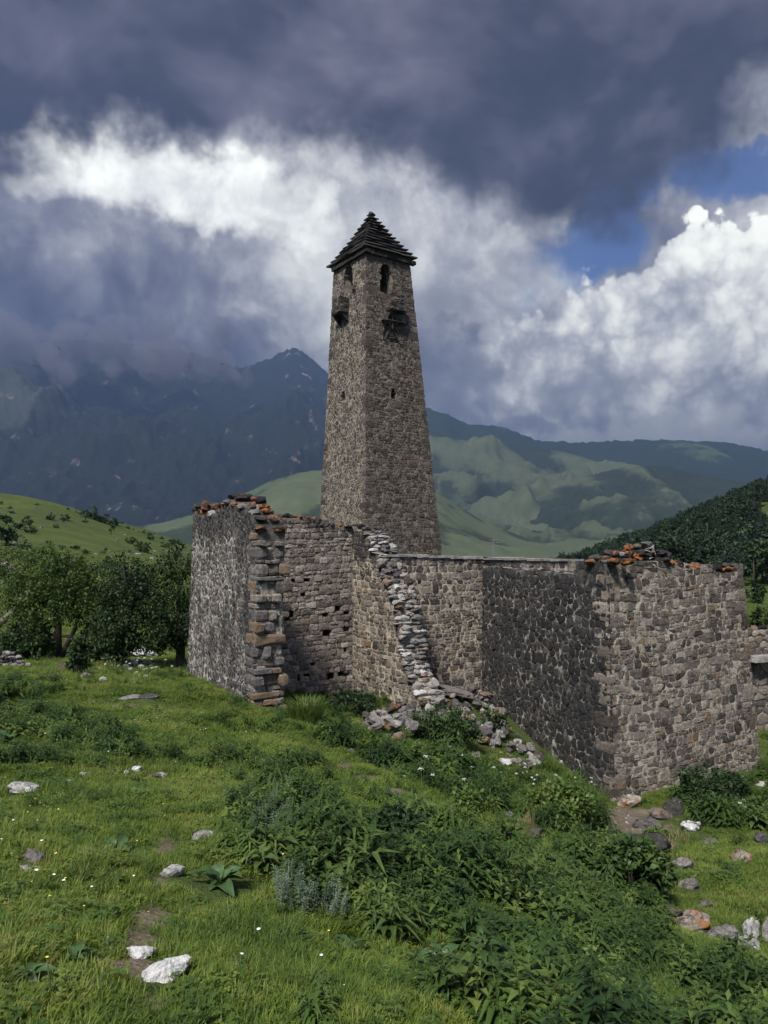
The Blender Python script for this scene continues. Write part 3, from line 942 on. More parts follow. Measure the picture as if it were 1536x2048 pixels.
# loose stones ---------------------------------------------------------------
def rock_mesh(name, seed, sub=2, cuts=5, rough=0.10, flat=1.0):
    rng = np.random.default_rng(seed)
    bm = bmesh.new()
    bmesh.ops.create_icosphere(bm, subdivisions=sub, radius=0.5)
    off = Vector(rng.uniform(-50, 50, 3))
    planes = []
    for _ in range(cuts):
        n = Vector(rng.normal(size=3)); n.normalize()
        planes.append((n, rng.uniform(0.27, 0.42)))
    for v in bm.verts:
        p = v.co.copy()
        d = p.normalized()
        for n, c in planes:
            k = p.dot(n) - c
            if k > 0: p -= n * k * 0.88
        p += d * (mnoise.noise(d * 1.6 + off) * rough * 1.2 + mnoise.noise(d * 4.5 + off) * rough * 0.45)
        if sub >= 3: p += d * mnoise.noise(d * 11.0 + off) * rough * 0.25
        v.co = p
    me = bpy.data.meshes.new(name); bm.to_mesh(me); bm.free()
    if sub > 2: me.polygons.foreach_set('use_smooth', np.ones(len(me.polygons), bool))
    return me


ROCKS = [rock_mesh('loose_stone', 100 + i, 2, 10, 0.12) for i in range(18)]
BOULD = [rock_mesh('field_rock', 300 + i, 4, 7, 0.13) for i in range(12)]
_mcache = {}


def rock(name, loc, dims, rot, mat, parent=None, lib=None, i=None):
    lib = ROCKS if lib is None else lib
    me = lib[(i if i is not None else random.randrange(len(lib))) % len(lib)]
    key = (me.name, mat.name)
    if key not in _mcache:
        c = me.copy(); c.materials.clear(); c.materials.append(mat); _mcache[key] = c
    o = bpy.data.objects.new(name, _mcache[key])
    o.location = loc; o.scale = dims; o.rotation_euler = rot
    return link(o, parent)

# ------------------------------------------------------------------ the two ruined houses
AN = RAD(31.0)
Rv = Vector((math.cos(AN), math.sin(AN), 0)); Bv = Vector((-math.sin(AN), math.cos(AN), 0))
UP = Vector((0, 0, 1))


def prof(pts):
    xs = [p[0] for p in pts]; ys = [p[1] for p in pts]
    return lambda u: float(np.interp(u, xs, ys))


def rect(u, v, w_, h_):
    return lambda a, b: abs(a - u) < w_ / 2 and abs(b - v) < h_ / 2


def cap_row(w, parent, top, u0, u1, size, mats, rng, rows=1, depth=None, hs=(0.6, 1.1), name='cap_stone', proud=0.06):
    """loose stones along the head of a wall"""
    T = depth or w.T
    for r in range(rows):
        u = u0
        while u < u1:
            s = size * rng.uniform(0.7, 1.45)
            nd = max(1, int(round(T / (size * 1.15))))
            for k in range(nd):
                dd = -proud + (k + 0.5) * (T + proud) / nd + rng.normal() * 0.03
                h = size * 0.60 * rng.uniform(*hs)
                z = top(u + s / 2) + h * 0.30 + r * size * 0.42 + rng.normal() * 0.012
                if rng.random() < 0.10 + 0.3 * r: continue
                p = w.P(u + s / 2, w.z1, 0); p = w.P(u + s / 2, min(z, w.z1), dd); p.z = z
                rock(name, p, (s * 1.02, (T / nd) * 1.08, h * 1.3), (rng.normal() * 0.10, rng.normal() * 0.10, math.atan2(w.e.y, w.e.x) + rng.normal() * 0.2),
                     mats[int(rng.integers(len(mats)))], parent)
            u += s * 0.86


def quoin(w1, sgn_u, v0, v1, parent, mat, rng, big=0.5, h0=0.24, top=None, e2=None, skip=0.45):
    """squared corner stones bound alternately into the two faces, seen on the near corner"""
    v = v0; k = 0
    while v < v1:
        h = h0 * rng.uniform(0.5, 1.5)
        la = big * rng.uniform(0.8, 1.2) if k % 2 else big * 0.55 * rng.uniform(0.8, 1.2)
        lb = big * 0.55 * rng.uniform(0.8, 1.2) if k % 2 else big * rng.uniform(0.8, 1.2)
        if rng.random() < skip:
            v += h; k += 1; continue
        vc = v + h / 2
        c = w1.P(w1.uL(vc) if sgn_u > 0 else w1.uR(vc), vc, 0)
        ea = w1.e * sgn_u; eb = e2
        nrm = (ea + eb).normalized()
        o3 = c - nrm * 0.03
        vs = []
        for zz, ins in ((v + 0.012, 0.012), (v + h * 0.2, 0.0), (v + h * 0.8, 0.0), (v + h - 0.012, 0.014)):
            for (a, b) in ((0, 0), (la * 0.5, 0), (la, 0), (la, lb), (0, lb), (0, lb * 0.5)):
                q = o3 + ea * (a + (ins if a == 0 else -ins if a == la else 0)) + eb * (b + (ins if b == 0 else -ins if b == lb else 0))
                jj = mnoise.noise_vector(Vector((q.x * 4, q.y * 4, zz * 4))) * 0.02
                vs.append(Vector((q.x, q.y, zz)) + jj + w1.n * (w1.bat * (zz - vc)))
        fs = []
        for r in range(3):
            for i in range(6):
                j = (i + 1) % 6
                fs.append((r * 6 + i, r * 6 + j, (r + 1) * 6 + j, (r + 1) * 6 + i))
        fs.append((18, 19, 20, 21, 22, 23)); fs.append((5, 4, 3, 2, 1, 0))
        mesh_obj('corner_stone', vs, fs, mat, parent, False, {'tone': [float(rng.beta(2.4, 2.0))] * len(vs)})
        v += h * 1.01; k += 1


rg = np.random.default_rng(21)

# ---- right-hand house -------------------------------------------------------
house_r = empty('ruined_stone_house', (5.5, 17.0, -3.6))
tag(house_r, 'ruined roofless stone house with orange lichened wall top and black stained side wall', 'house')


def child_wall(name, parent):
    return None


C0 = P3(1227, 1640, 15.0)                         # near corner at the ground
zb_r = -4.4; zt_r = 1.35
d_r = (1526 - CX) / F
tR = (C0.x - d_r * C0.y) / (d_r * Rv.y - Rv.x)
C1 = C0 + Rv * tR                                  # right end
far = Vector((2.66, 20.1, 0)); C2 = Vector((far.x, far.y, 0))
Dv = (C2 - C0); Dv.z = 0; Ld = Dv.length; Dv.normalize()


def at(p, z, off=Vector((0, 0, 0))):
    q = Vector((p.x, p.y, z)); return q + off


H_r = zt_r - zb_r
bR, bF = 0.065, 0.045
w_right = Wall(at(C0, zb_r), at(C1, zb_r), at(C1, zt_r, Bv * bF * H_r - Rv * 0.085 * H_r), at(C0, zt_r, Bv * bF * H_r + Rv * 0.012 * H_r), 0.7, Bv)
# the dark side wall runs from the far inner corner to the near corner
nD = Vector((Dv.y, -Dv.x, 0))
w_dark = Wall(at(C2, zb_r), at(C0, zb_r), at(w_right.TL, zt_r), at(C2, zt_r, nD * 0.03), 0.65, nD)
L_end = Vector((0.02, 18.55, 0)); Lv = (C2 - L_end); Lv.z = 0
far2 = L_end + Lv.normalized() * 6.9
zt_l = 1.45
w_light = Wall(at(L_end, -3.6), at(far2, -3.6), at(far2, zt_l), at(L_end, zt_l), 0.6, Vector((-Lv.y, Lv.x, 0)))

top_right = prof([(w_right.u_at(a), w_right.v_at(w_right.u_at(a, 1.2), b)) for a, b in ((1228, 1128), (1290, 1124), (1350, 1122), (1400, 1136), (1440, 1140), (1486, 1142), (1530, 1145))])
top_dark = prof([(w_dark.u_at(a), w_dark.v_at(w_dark.u_at(a, 1.0), b)) for a, b in ((960, 1136), (985, 1136), (1050, 1141), (1120, 1149), (1146, 1148), (1152, 1124), (1180, 1120), (1228, 1128))])
top_light = prof([(w_light.u_at(a), w_light.v_at(w_light.u_at(a, 1.2), b)) for a, b in ((770, 1112), (800, 1111), (970, 1117), (1160, 1121), (1200, 1122))])

slots = [(rect(*w_right.uv_at(1420, 1400), 0.08, 0.16), 0.35), (rect(*w_right.uv_at(1294, 1595), 0.08, 0.26), 0.35), (rect(*w_right.uv_at(1257, 1159), 0.26, 0.14), 0.25)]
slots_d = [(rect(*w_dark.uv_at(1180, 1383), 0.14, 0.20), 0.35), (rect(*w_dark.uv_at(1172, 1375), 0.10, 0.26), 0.35), (rect(*w_dark.uv_at(1216, 1586), 0.12, 0.34), 0.4)]
core_r = core_mesh(w_right, 'front_wall', M['mo_right'], house_r, top_right, slots, 0.10, (False, False))
core_d = core_mesh(w_dark, 'side_wall', M['mo_dark'], house_r, top_dark, slots_d, 0.10, (False, False))
tag(core_d, 'side wall stained nearly black, pale mortar between its stones')
slots_l = [(rect(*w_light.uv_at(903, 1213), 0.12, 0.14), 0.3), (rect(*w_light.uv_at(840, 1165), 0.10, 0.12), 0.3)]
core_l = core_mesh(w_light, 'rear_wall', M['mo_light'], house_r, top_light, slots_l, 0.11, (True, True))
# far side and gable of the house, seen only over the wall heads
w_e = Wall(at(C1, zb_r), at(C1 + Bv * 6.5, zb_r), at(w_right.TR + Bv * 6.0, zt_r), at(w_right.TR, zt_r), 0.6, -Rv)
core_mesh(w_e, 'end_wall', M['mo_right'], house_r, lambda u: 1.02, (), 0.25, (False, True))
w_b = Wall(at(far2, -3.6), at(far2 + Bv * 5.0, -3.6), at(far2 + Bv * 5.0, 1.6), at(far2, 1.6), 0.6, Rv)

zlow_r = lambda x, y: zg1(x, y)
st_r = wall_stones(w_right, M['st_right'], 0.155, 1.4, rg, 0.0085, 0.010, 0.004, 0.09, top_right, slots, vmin=zb_r + 0.3, rnd=0.2, coursed=True)
st_d = wall_stones(w_dark, M['st_dark'], 0.158, 1.15, rg, 0.009, 0.010, 0.006, 0.27, top_dark, slots_d, vmin=zb_r + 0.3, rnd=0.22)
st_l = wall_stones(w_light, M['st_light'], 0.150, 1.35, rg, 0.010, 0.010, 0.005, 0.15, top_light, slots_l, vmin=-3.4, rnd=0.2, coursed=True)
lay_stones([(st_r, core_r), (st_d, core_d), (st_l, core_l)], house_r, 300)
quoin(w_right, 1, -4.1, top_right(0.1) - 0.12, core_r, M['st_right'], rg, 0.42, 0.25, None, Dv)
quoin(w_right, -1, -4.1, top_right(w_right.L) - 0.05, core_r, M['st_right'], rg, 0.42, 0.27, None, Bv)

CAPS = [M['cap'], M['cap'], M['cap'], M['capd'], M['capd'], M['grey_rock']]
cap_row(w_right, house_r, top_right, 0.0, w_right.uR(1.1) - 0.12, 0.25, CAPS, rg, 1, 0.6)
cap_row(w_right, house_r, lambda u: top_right(u) + 0.13, 0.35, 2.1, 0.24, CAPS, rg, 1, 0.6)
cap_row(w_right, house_r, lambda u: top_right(u) + 0.27, 1.0, 1.6, 0.24, CAPS, rg, 1, 0.6)
cap_row(w_dark, house_r, top_dark, w_dark.u_at(1150), w_dark.L - 0.15, 0.24, CAPS, rg, 1, 0.6)
cap_row(w_dark, house_r, top_dark, 0.1, w_dark.u_at(1148), 0.24, [M['capd'], M['grey_rock']], rg, 1, 0.6, hs=(0.25, 0.45), proud=0.0)
pr = w_right.P(1.45, 1.2, 0.12)
rock('cap_stone', (pr.x, pr.y, top_right(1.45) + 0.36), (0.30, 0.26, 0.24), (0.2, 0.3, 0.5), M['grey_rock'], house_r)


# pale coping of thin slabs on the rear wall
u = 0.0
while u < w_light.L - 0.1:
    s = rg.uniform(0.25, 0.9); s = min(s, w_light.L - u)
    z = top_light(u + s / 2)
    c = [w_light.P(u + 0.01, z, -0.05), w_light.P(u + s - 0.01, z, -0.05), w_light.P(u + s - 0.01, z, 0.66), w_light.P(u + 0.01, z, 0.66)]
    hh = 0.03 + rg.uniform(-0.015, 0.02)
    vs = [p + UP * (-0.03 + rg.normal() * 0.006) for p in c] + [p + UP * (hh + rg.normal() * 0.008) for p in c]
    mesh_obj('coping_slab', vs, [(0, 3, 2, 1), (4, 5, 6, 7), (0, 1, 5, 4), (1, 2, 6, 5), (2, 3, 7, 6), (3, 0, 4, 7)], M['capslab'], house_r)
    u += s

# ---- left-hand house ---------------------------------------------------------
house_l = empty('roofless_stone_house', (-2.0, 17.0, -2.2))
tag(house_l, 'roofless stone house with its front fallen away, beam holes inside and a stepped broken wall', 'house')
dP = 14.2
A0 = P3(502, 1402, dP)                            # outer front corner of the left wall
ke = (372 - CX) / F
tL = (A0.x - ke * A0.y) / (ke * Bv.y - Bv.x)
A1 = A0 + Bv * tL                                  # far end of the outer face
zb_l = -2.4; zt_ll = 3.4
Hl = zt_ll - zb_l
THL = 0.56
# outer face runs from its far end to the near corner
w_out = Wall(at(A1, zb_l), at(A0, zb_l), at(A0, zt_ll, Rv * 0.035 * Hl), at(A1, zt_ll, Rv * 0.035 * Hl - Bv * 0.015 * Hl), THL, Rv)
top_out = prof([(w_out.u_at(a, 2.0), w_out.v_at(w_out.u_at(a, 2.0), b)) for a, b in
                ((370, 1030), (384, 1022), (412, 1034), (430, 1030), (442, 1010), (456, 1006), (470, 1012), (492, 1022), (505, 1038), (515, 1062))])
core_o = core_mesh(w_out, 'outer_wall', M['mo_outer'], house_l, top_out, (), 0.10, (True, True))
tag(core_o, 'outer wall mottled with black and white lichen')
# broken end of that wall: a thin face of big squared stones towards the camera
# back wall, inner face towards the camera
K0 = A0 + Rv * (THL) + Bv * (tL - 0.55)
kb = (705 - CX) / F
tB = (K0.x - kb * K0.y) / (kb * Rv.y - Rv.x)
K1 = K0 + Rv * tB
w_back = Wall(at(K0, zb_l - 0.4), at(K1, zb_l - 0.4), at(K1, zt_ll - 0.4), at(K0, zt_ll - 0.4), 0.6, Bv)
top_back = prof([(w_back.u_at(a), w_back.v_at(w_back.u_at(a), b)) for a, b in ((520, 1034), (600, 1037), (640, 1040), (665, 1052), (705, 1056), (730, 1060))])
# stepped wall, inner face looks left; runs from the back corner towards the camera
SL = 3.35
S1 = K1 - Bv * SL
w_step = Wall(at(K1, zb_l - 0.4), at(S1, zb_l - 0.4), at(S1, zt_ll - 0.6), at(K1, zt_ll - 0.6), 0.6, Rv)
top_step = prof([(w_step.u_at(a), w_step.v_at(w_step.u_at(a), b)) for a, b in
                 ((700, 1054), (722, 1058), (735, 1072), (747, 1092), (757, 1122), (768, 1150), (782, 1180), (792, 1215), (801, 1250), (805, 1300), (812, 1335), (826, 1368), (838, 1395))])


def bholes(w, pts, d=0.42):
    out = []
    for (px, py, a, b) in pts:
        u, v = w.uv_at(px, py); k = w.P(u, v).y / F
        out.append((rect(u, v, max(a * k * 1.4, 0.14), max(b * k * 1.12, 0.14)), d))
    return out


h_back = bholes(w_back, [(578, 1231, 13, 17), (619, 1230, 9, 9), (649, 1231, 9, 8), (695, 1230, 9, 9), (564, 1257, 9, 15), (539, 1274, 13, 16), (655, 1267, 14, 13), (692, 1258, 9, 9), (570, 1297, 9, 9), (690, 1300, 9, 11), (628, 1328, 9, 12),
                          (588, 1160, 8, 8), (614, 1160, 8, 8), (641, 1158, 8, 8), (572, 1354, 9, 9), (598, 1354, 9, 9), (615, 1352, 9, 9), (642, 1354, 8, 9), (660, 1353, 10, 14), (680, 1346, 9, 9), (695, 1350, 9, 11), (676, 1218, 7, 7), (560, 1330, 8, 8), (606, 1190, 7, 7)])
h_step = bholes(w_step, [(790, 1203, 9, 12), (778, 1263, 9, 16), (779, 1388, 11, 17), (735, 1360, 7, 9), (742, 1230, 6, 7), (725, 1150, 7, 8)])
core_b = core_mesh(w_back, 'back_wall', M['mo_inner'], house_l, top_back, h_back, 0.09, (False, False))
core_s = core_mesh(w_step, 'stepped_wall', M['mo_light'], house_l, top_step, h_step, 0.09, (False, True))
st_o = wall_stones(w_out, M['st_outer'], 0.140, 0.95, rg, 0.014, 0.008, 0.005, 0.30, top_out, (), vmin=zb_l + 0.2, rnd=0.2)
st_b = wall_stones(w_back, M['st_inner'], 0.130, 1.5, rg, 0.008, 0.016, 0.007, 0.20, top_back, h_back, rnd=0.22, coursed=True)
st_s = wall_stones(w_step, M['st_light'], 0.130, 1.35, rg, 0.010, 0.014, 0.008, 0.24, top_step, h_step, rnd=0.24, coursed=True)
lay_stones([(st_o, core_o), (st_b, core_b), (st_s, core_s)], house_l, 300)

# squared stones of the broken wall end, corbelled one above the other
v = -1.75
k = 0
zt_end = top_out(w_out.uR(2.0)) - 0.05
while v < zt_end:
    h = 0.155 * rg.uniform(0.55, 1.6)
    tt = (v + 1.75) / (zt_end + 1.75)
    Wd = 0.64 - 0.16 * tt + rg.normal() * 0.09
    n = int(rg.choice([2, 2, 3, 3, 1]))
    cut = [0, Wd] if n == 1 else [0, Wd * rg.uniform(0.35, 0.65), Wd] if n == 2 else [0, Wd * rg.uniform(.25, .4), Wd * rg.uniform(.6, .75), Wd]
    for a, b in zip(cut[:-1], cut[1:]):
        base = w_out.P(w_out.uR(v + h / 2), v + h / 2, 0)
        dep = rg.uniform(0.3, 0.5); out_ = rg.uniform(-0.02, 0.13)
        o3 = base - Bv * out_
        vs = []
        for zz, ins in ((v + 0.01, 0.015), (v + h * 0.22, 0), (v + h * 0.78, 0), (v + h - 0.012, 0.018)):
            for (p, q) in ((a + 0.008, 0), ((a + b) / 2, -0.012), (b - 0.008, 0), (b - 0.008, dep), (a + 0.008, dep)):
                pp = p + (ins if p < (a + b) / 2 - 1e-4 else -ins if p > (a + b) / 2 + 1e-4 else 0)
                w3 = o3 + Rv * (pp - 0.03) + Bv * (q + ins)
                w3 = Vector((w3.x, w3.y, zz)) + mnoise.noise_vector(Vector((w3.x * 5, w3.y * 5, zz * 5))) * 0.035
                vs.append(w3)
        fs = [(r * 5 + i, r * 5 + (i + 1) % 5, (r + 1) * 5 + (i + 1) % 5, (r + 1) * 5 + i) for r in range(3) for i in range(5)] + [(15, 16, 17, 18, 19), (4, 3, 2, 1, 0)]
        mesh_obj('corner_stone', vs, fs, M['st_end'] if tt < 0.5 or rg.random() < .4 else M['st_inner'], core_o, False, {'tone': [float(rg.beta(2.2, 2.2))] * len(vs)})
    v += h * 1.01; k += 1

# wall heads
cap_row(w_out, house_l, top_out, 0.0, w_out.uR(2.2), 0.24, CAPS, rg, 1)
cap_row(w_out, house_l, lambda u: top_out(u) + 0.13, w_out.u_at(436, 2.0), w_out.u_at(482, 2.0), 0.25, [M['cap'], M['capd']], rg, 1)
cap_row(w_out, house_l, lambda u: top_out(u) + 0.12, 0.0, 0.55, 0.25, [M['cap'], M['capd']], rg, 1)
for (a, b) in ((455, 994), (447, 1004), (462, 1000), (392, 1012), (388, 1006)):
    uu = w_out.u_at(a, 2.3); vv = w_out.v_at(uu, b); q = w_out.P(uu, vv, rg.uniform(0.1, 0.4))
    rock('cap_stone', q, (0.30, 0.28, 0.17), (rg.normal() * .1, rg.normal() * .1, rg.uniform(0, 3)), M['cap'], house_l)
cap_row(w_back, house_l, top_back, 0.0, w_back.L, 0.22, [M['capd'], M['capd'], M['cap']], rg, 1)
cap_row(w_back, house_l, lambda u: top_back(u) - 0.14, 0.0, w_back.L, 0.22, [M['capd']], rg, 1, depth=0.2, proud=0.07)
cap_row(w_step, house_l, top_step, 0.0, w_step.u_at(735), 0.22, [M['capd']], rg, 1)
# broken stepped edge: stones lying across the thickness, one above the other
v = -2.05
inv_u = np.linspace(0, w_step.L, 300); inv_v = np.array([top_step(a) for a in inv_u])
while v < 1.95:
    h = 0.105 * rg.uniform(0.65, 1.45)
    uu = float(inv_u[np.argmax(inv_v < v)]) if (inv_v < v).any() else w_step.L
    n = int(rg.integers(2, 5))
    xs = np.linspace(-0.08, 0.66, n + 1) + rg.normal(size=n + 1) * 0.03
    for a, b in zip(xs[:-1], xs[1:]):
        ln = rg.uniform(0.18, 0.34)
        p = w_step.P(uu - ln * 0.28 + rg.uniform(-0.03, 0.10), v, (a + b) / 2); p.z = v + h / 2
        rock('broken_edge_stone', p, ((b - a) * 1.18, ln * 1.1, h * 1.45), (rg.normal() * 0.08, rg.normal() * 0.08, AN + rg.normal() * 0.15),
             M['rubble'] if rg.random() < 0.62 else (M['pale_rock'] if rg.random() < .75 else M['rust_rock']), core_s)
    v += h * 0.98
# far wall and outer side of the stepped wall, so that the shell is closed from behind

# ------------------------------------------------------------------ the battle tower
def adopt(o, parent):
    o.parent = parent
    o.matrix_parent_inverse = Matrix.Translation(parent.location).inverted()


tower = empty('stone_tower', (0.6, 45.0, -4.2))
tag(tower, 'tall tapering stone watchtower with stepped slate pyramid roof and arched openings', 'tower')
ta = RAD(34.2)
tR_ = Vector((math.cos(ta), math.sin(ta), 0)); tB_ = Vector((-math.sin(ta), math.cos(ta), 0))
S0 = 5.42
ze = EYE + 0.0                                   # eye level: where the foot width was measured
n0 = P3(731, 1085, 42.0)
zb_t, zt_t = -4.6, EYE + (YH - 499) / F * 43.1
near_t = P3(732.5, 499, 43.15)
q_eye = [n0, n0 + tR_ * S0, n0 + tR_ * S0 + tB_ * S0, n0 + tB_ * S0]
StR, StB = 3.12, 3.72
q_top = [near_t, near_t + tR_ * StR, near_t + tR_ * StR + tB_ * StB, near_t + tB_ * StB]
kx = (zb_t - EYE) / (zt_t - EYE)
q_bot = [a + (b - a) * kx for a, b in zip(q_eye, q_top)]
for q in q_bot: q.z = zb_t
for q in q_top: q.z = zt_t
rt = np.random.default_rng(5)


def lancet(uc, v0, v1, w_):
    def t(u, v):
        if v < v0 or v > v1: return False
        k = (v - v0) / (v1 - v0)
        hw = w_ / 2 if k < 0.55 else w_ / 2 * math.sqrt(max(0, 1 - ((k - 0.55) / 0.45) ** 1.6))
        return abs(u - uc) < hw
    return t


def arch(uc, v0, v1, w_): return lancet(uc, v0, v1, w_)


faces_t = [(3, 0, tR_), (0, 1, tB_), (1, 2, -tR_), (2, 3, -tB_)]     # left face, right face, two hidden ones
walls_t = []
for k, (a, b, inn) in enumerate(faces_t):
    walls_t.append(Wall(q_bot[a], q_bot[b], q_top[b], q_top[a], 0.62, inn))
wl, wr_, wh1, wh2 = walls_t
lw = wl.uv_at(695, 588); lt = wl.uv_at(696, 529)
rw = wr_.uv_at(773, 589); rtp = wr_.uv_at(772, 526)
holes_t = [
    [(lancet(lw[0] + 0.02, lw[1], lt[1], 1.08), None), (arch(*[wl.uv_at(686, 803)[0], wl.uv_at(686, 803)[1], wl.uv_at(686, 780)[1]], 0.46), 0.55)],
    [(lancet(rw[0], rw[1], rtp[1], 0.92), None), (arch(*[wr_.uv_at(787, 797)[0], wr_.uv_at(787, 797)[1], wr_.uv_at(787, 778)[1]], 0.40), 0.55),
     (lambda u, v, c=wr_.uv_at(781, 664): abs(u - c[0]) < 0.52 * (1 - max(0, (v - c[1])) / 1.1) and abs(v - c[1]) < 0.55, 0.22)],
    [], []]
holes_t[2] = [(lancet(wh1.L / 2, lw[1], lt[1], 0.7), None)]
holes_t[3] = [(lancet(wh2.L / 2 - 0.1, rw[1] - 0.1, rtp[1], 1.1), None)]
cores_t = []
for k, w in enumerate(walls_t):
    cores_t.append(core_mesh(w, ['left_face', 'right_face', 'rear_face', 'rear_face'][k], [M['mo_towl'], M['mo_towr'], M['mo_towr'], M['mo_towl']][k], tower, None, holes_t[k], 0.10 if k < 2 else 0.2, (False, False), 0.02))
# floor slab below the top storey and platform over it, so the upper room is a room
st_tl = wall_stones(wl, M['st_tower'], 0.180, 1.12, rt, 0.020, 0.010, 0.006, 0.28, None, holes_t[0], vmin=-2.6, rnd=0.2, tonef=lambda u, v: 0.05)
st_tr = wall_stones(wr_, M['st_tower'], 0.190, 1.45, rt, 0.013, 0.014, 0.006, 0.20, None, holes_t[1], vmin=-2.6, rnd=0.2, coursed=True)
lay_stones([(st_tl, cores_t[0]), (st_tr, cores_t[1])], tower, 300)

for (w_, sg, e2_, kk) in ((wr_, 1, tB_, 1), (wr_, -1, tB_, 1), (wl, 1, tR_, 0)):
    quoin(w_, sg, -2.4, zt_t - 0.3, cores_t[kk], M['st_tower'], rt, 0.55, 0.30, None, e2_, 0.4)


def box_pts(c, ex, ey, ez, a, b, h, jit=0.0, rng=rt):
    vs = []
    for sz in (-1, 1):
        for sx, sy in ((-1, -1), (1, -1), (1, 1), (-1, 1)):
            vs.append(c + ex * (sx * a / 2) + ey * (sy * b / 2) + ez * (sz * h / 2) + Vector(rng.normal(size=3)) * jit)
    return vs


BOXF = [(0, 3, 2, 1), (4, 5, 6, 7), (0, 1, 5, 4), (1, 2, 6, 5), (2, 3, 7, 6), (3, 0, 4, 7)]


def qlerp(q, i, j, t): return q[i] + (q[j] - q[i]) * t


# roof: tiers of slate, each overhanging the one above it
roof = empty('roof', (0, 0, 0)); adopt(roof, tower)
cen = sum((q for q in q_top), Vector()) / 4.0
apex_z = EYE + (YH - 428) / F * cen.y
NT = 12
hR, hB = StR / 2, StB / 2
zz = zt_t
for k in range(NT):
    t = k / (NT - 1)
    f = 1 - t
    grow = 0.28 * (1 - t) ** 2.5 + 0.07
    a, b = hR * (f * 0.93 + 0.06) + grow, hB * (f * 0.93 + 0.06) + grow
    h = (apex_z - zt_t) / NT
    V = []; Fc = []
    # irregular slate outline
    def ring(a, b, z, jit, n=7):
        pts = []
        cs = [(-1, -1), (1, -1), (1, 1), (-1, 1)]
        for s in range(4):
            x0, y0 = cs[s]; x1, y1 = cs[(s + 1) % 4]
            for i in range(n):
                tt = i / n
                x = (x0 + (x1 - x0) * tt) * a; y = (y0 + (y1 - y0) * tt) * b
                e = rt.normal() * jit if i else jit * 1.2
                r = math.hypot(x, y)
                p = cen + tR_ * (x * (1 + e / max(r, .1))) + tB_ * (y * (1 + e / max(r, .1)))
                pts.append(Vector((p.x, p.y, z + rt.normal() * 0.012)))
        return pts
    ai, bi = max(a - 0.26, 0.12), max(b - 0.26, 0.12)
    rings = [ring(ai, bi, zz - 0.02, 0.0), ring(ai, bi, zz + h * 0.50, 0.01), ring(a, b, zz + h * 0.56, 0.035), ring(a * 0.995, b * 0.995, zz + h * 0.84, 0.03), ring(ai * 0.9, bi * 0.9, zz + h * 1.0, 0.0)]
    n = len(rings[0])
    for r in rings: V += r
    for r in range(len(rings) - 1):
        for i in range(n):
            j = (i + 1) % n
            Fc.append((r * n + i, r * n + j, (r + 1) * n + j, (r + 1) * n + i))
    Fc.append(tuple(range(n))[::-1]); Fc.append(tuple(range((len(rings) - 1) * n, len(rings) * n)))
    mesh_obj('slate_tier', V, Fc, M['slate'], roof)
    zz += h
rock('finial_stone', (cen.x, cen.y, apex_z - 0.02), (0.42, 0.4, 0.40), (0.1, 0.1, 0.4), M['slate'], roof, ROCKS, 3)
# cornice course under the eaves
for k, (a, b, inn) in enumerate(faces_t[:2]):
    w = walls_t[k]
    u = 0.0
    while u < w.uR1 - w.uL1:
        s = rt.uniform(0.25, 0.5)
        c = w.P(w.uL1 + u + s / 2, zt_t - 0.10, -0.05)
        mesh_obj('cornice_stone', box_pts(c, w.e, w.n, UP, s * 0.95, 0.3, 0.2, 0.012), BOXF, M['slate'], cores_t[k])
        u += s


# machicolations: stone boxes on brackets, open below
def machicolation(w, px, py_top, py_bot, width, out, broken):
    u, v1 = w.uv_at(px, py_top); _, v0 = w.uv_at(px, py_bot)
    par = empty('machicolation'); adopt(par, tower)
    H_ = v1 - v0
    zc = v0 + H_ * 0.42
    z = zc
    while z < v1:
        h = rt.uniform(0.11, 0.17)
        x = -width / 2
        while x < width / 2 - 0.02:
            s = min(rt.uniform(0.22, 0.42), width / 2 - x)
            c = w.P(u + x + s / 2, z + h / 2, -out); mesh_obj('stone', box_pts(c, w.e, w.n, UP, s * 0.96, 0.20, h * 0.93, 0.014), BOXF, M['slate'] if rt.random() < .4 else M['st_tower_o'], par)
            x += s
        for sx in (-1, 1):
            c = w.P(u + sx * (width / 2 - 0.09), z + h / 2, -out / 2 + 0.02)
            mesh_obj('stone', box_pts(c, w.e, w.n, UP, 0.17, out * 0.98, h * 0.93, 0.012), BOXF, M['slate'] if rt.random() < .4 else M['st_tower_o'], par)
        z += h
    # ledge under the box and brackets below it
    c = w.P(u, zc - 0.03, -out * 0.75); mesh_obj('ledge', box_pts(c, w.e, w.n, UP, width + 0.12, out * 0.75, 0.09, 0.01), BOXF, M['slate'], par)
    for sx in (-1, 1):
        if broken and sx > 0:
            continue
        vs = []
        x = u + sx * (width / 2 - 0.08)
        for du in (-0.08, 0.08):
            vs += [w.P(x + du, zc - 0.07, 0.1), w.P(x + du, zc - 0.07, -out * 0.95), w.P(x + du, zc - 0.22, -out * 0.85), w.P(x + du, v0, 0.0), w.P(x + du, v0, 0.1)]
        fs = [(0, 1, 2, 3, 4), (9, 8, 7, 6, 5)] + [(i, i + 5, (i + 1) % 5 + 5, (i + 1) % 5) for i in range(5)]
        mesh_obj('bracket', vs, fs, M['slate'], par)


M['st_tower_o'] = mat_stone('machicolation_stone', TOWR, 0.34, 0.14, 0.03, use_obj=True)
machicolation(wl, 690, 601, 648, 1.05, 0.50, False)
machicolation(wr_, 784, 595, 646, 1.0, 0.52, True)


def beam(p, q, r, mat, parent, name='beam'):
    p, q = Vector(p), Vector(q); d = (q - p); L = d.length; d.normalize()
    e1 = d.orthogonal().normalized(); e2 = d.cross(e1)
    c = (p + q) / 2
    return mesh_obj(name, box_pts(c, d, e1, e2, L, r, r, 0.008), BOXF, mat, parent)


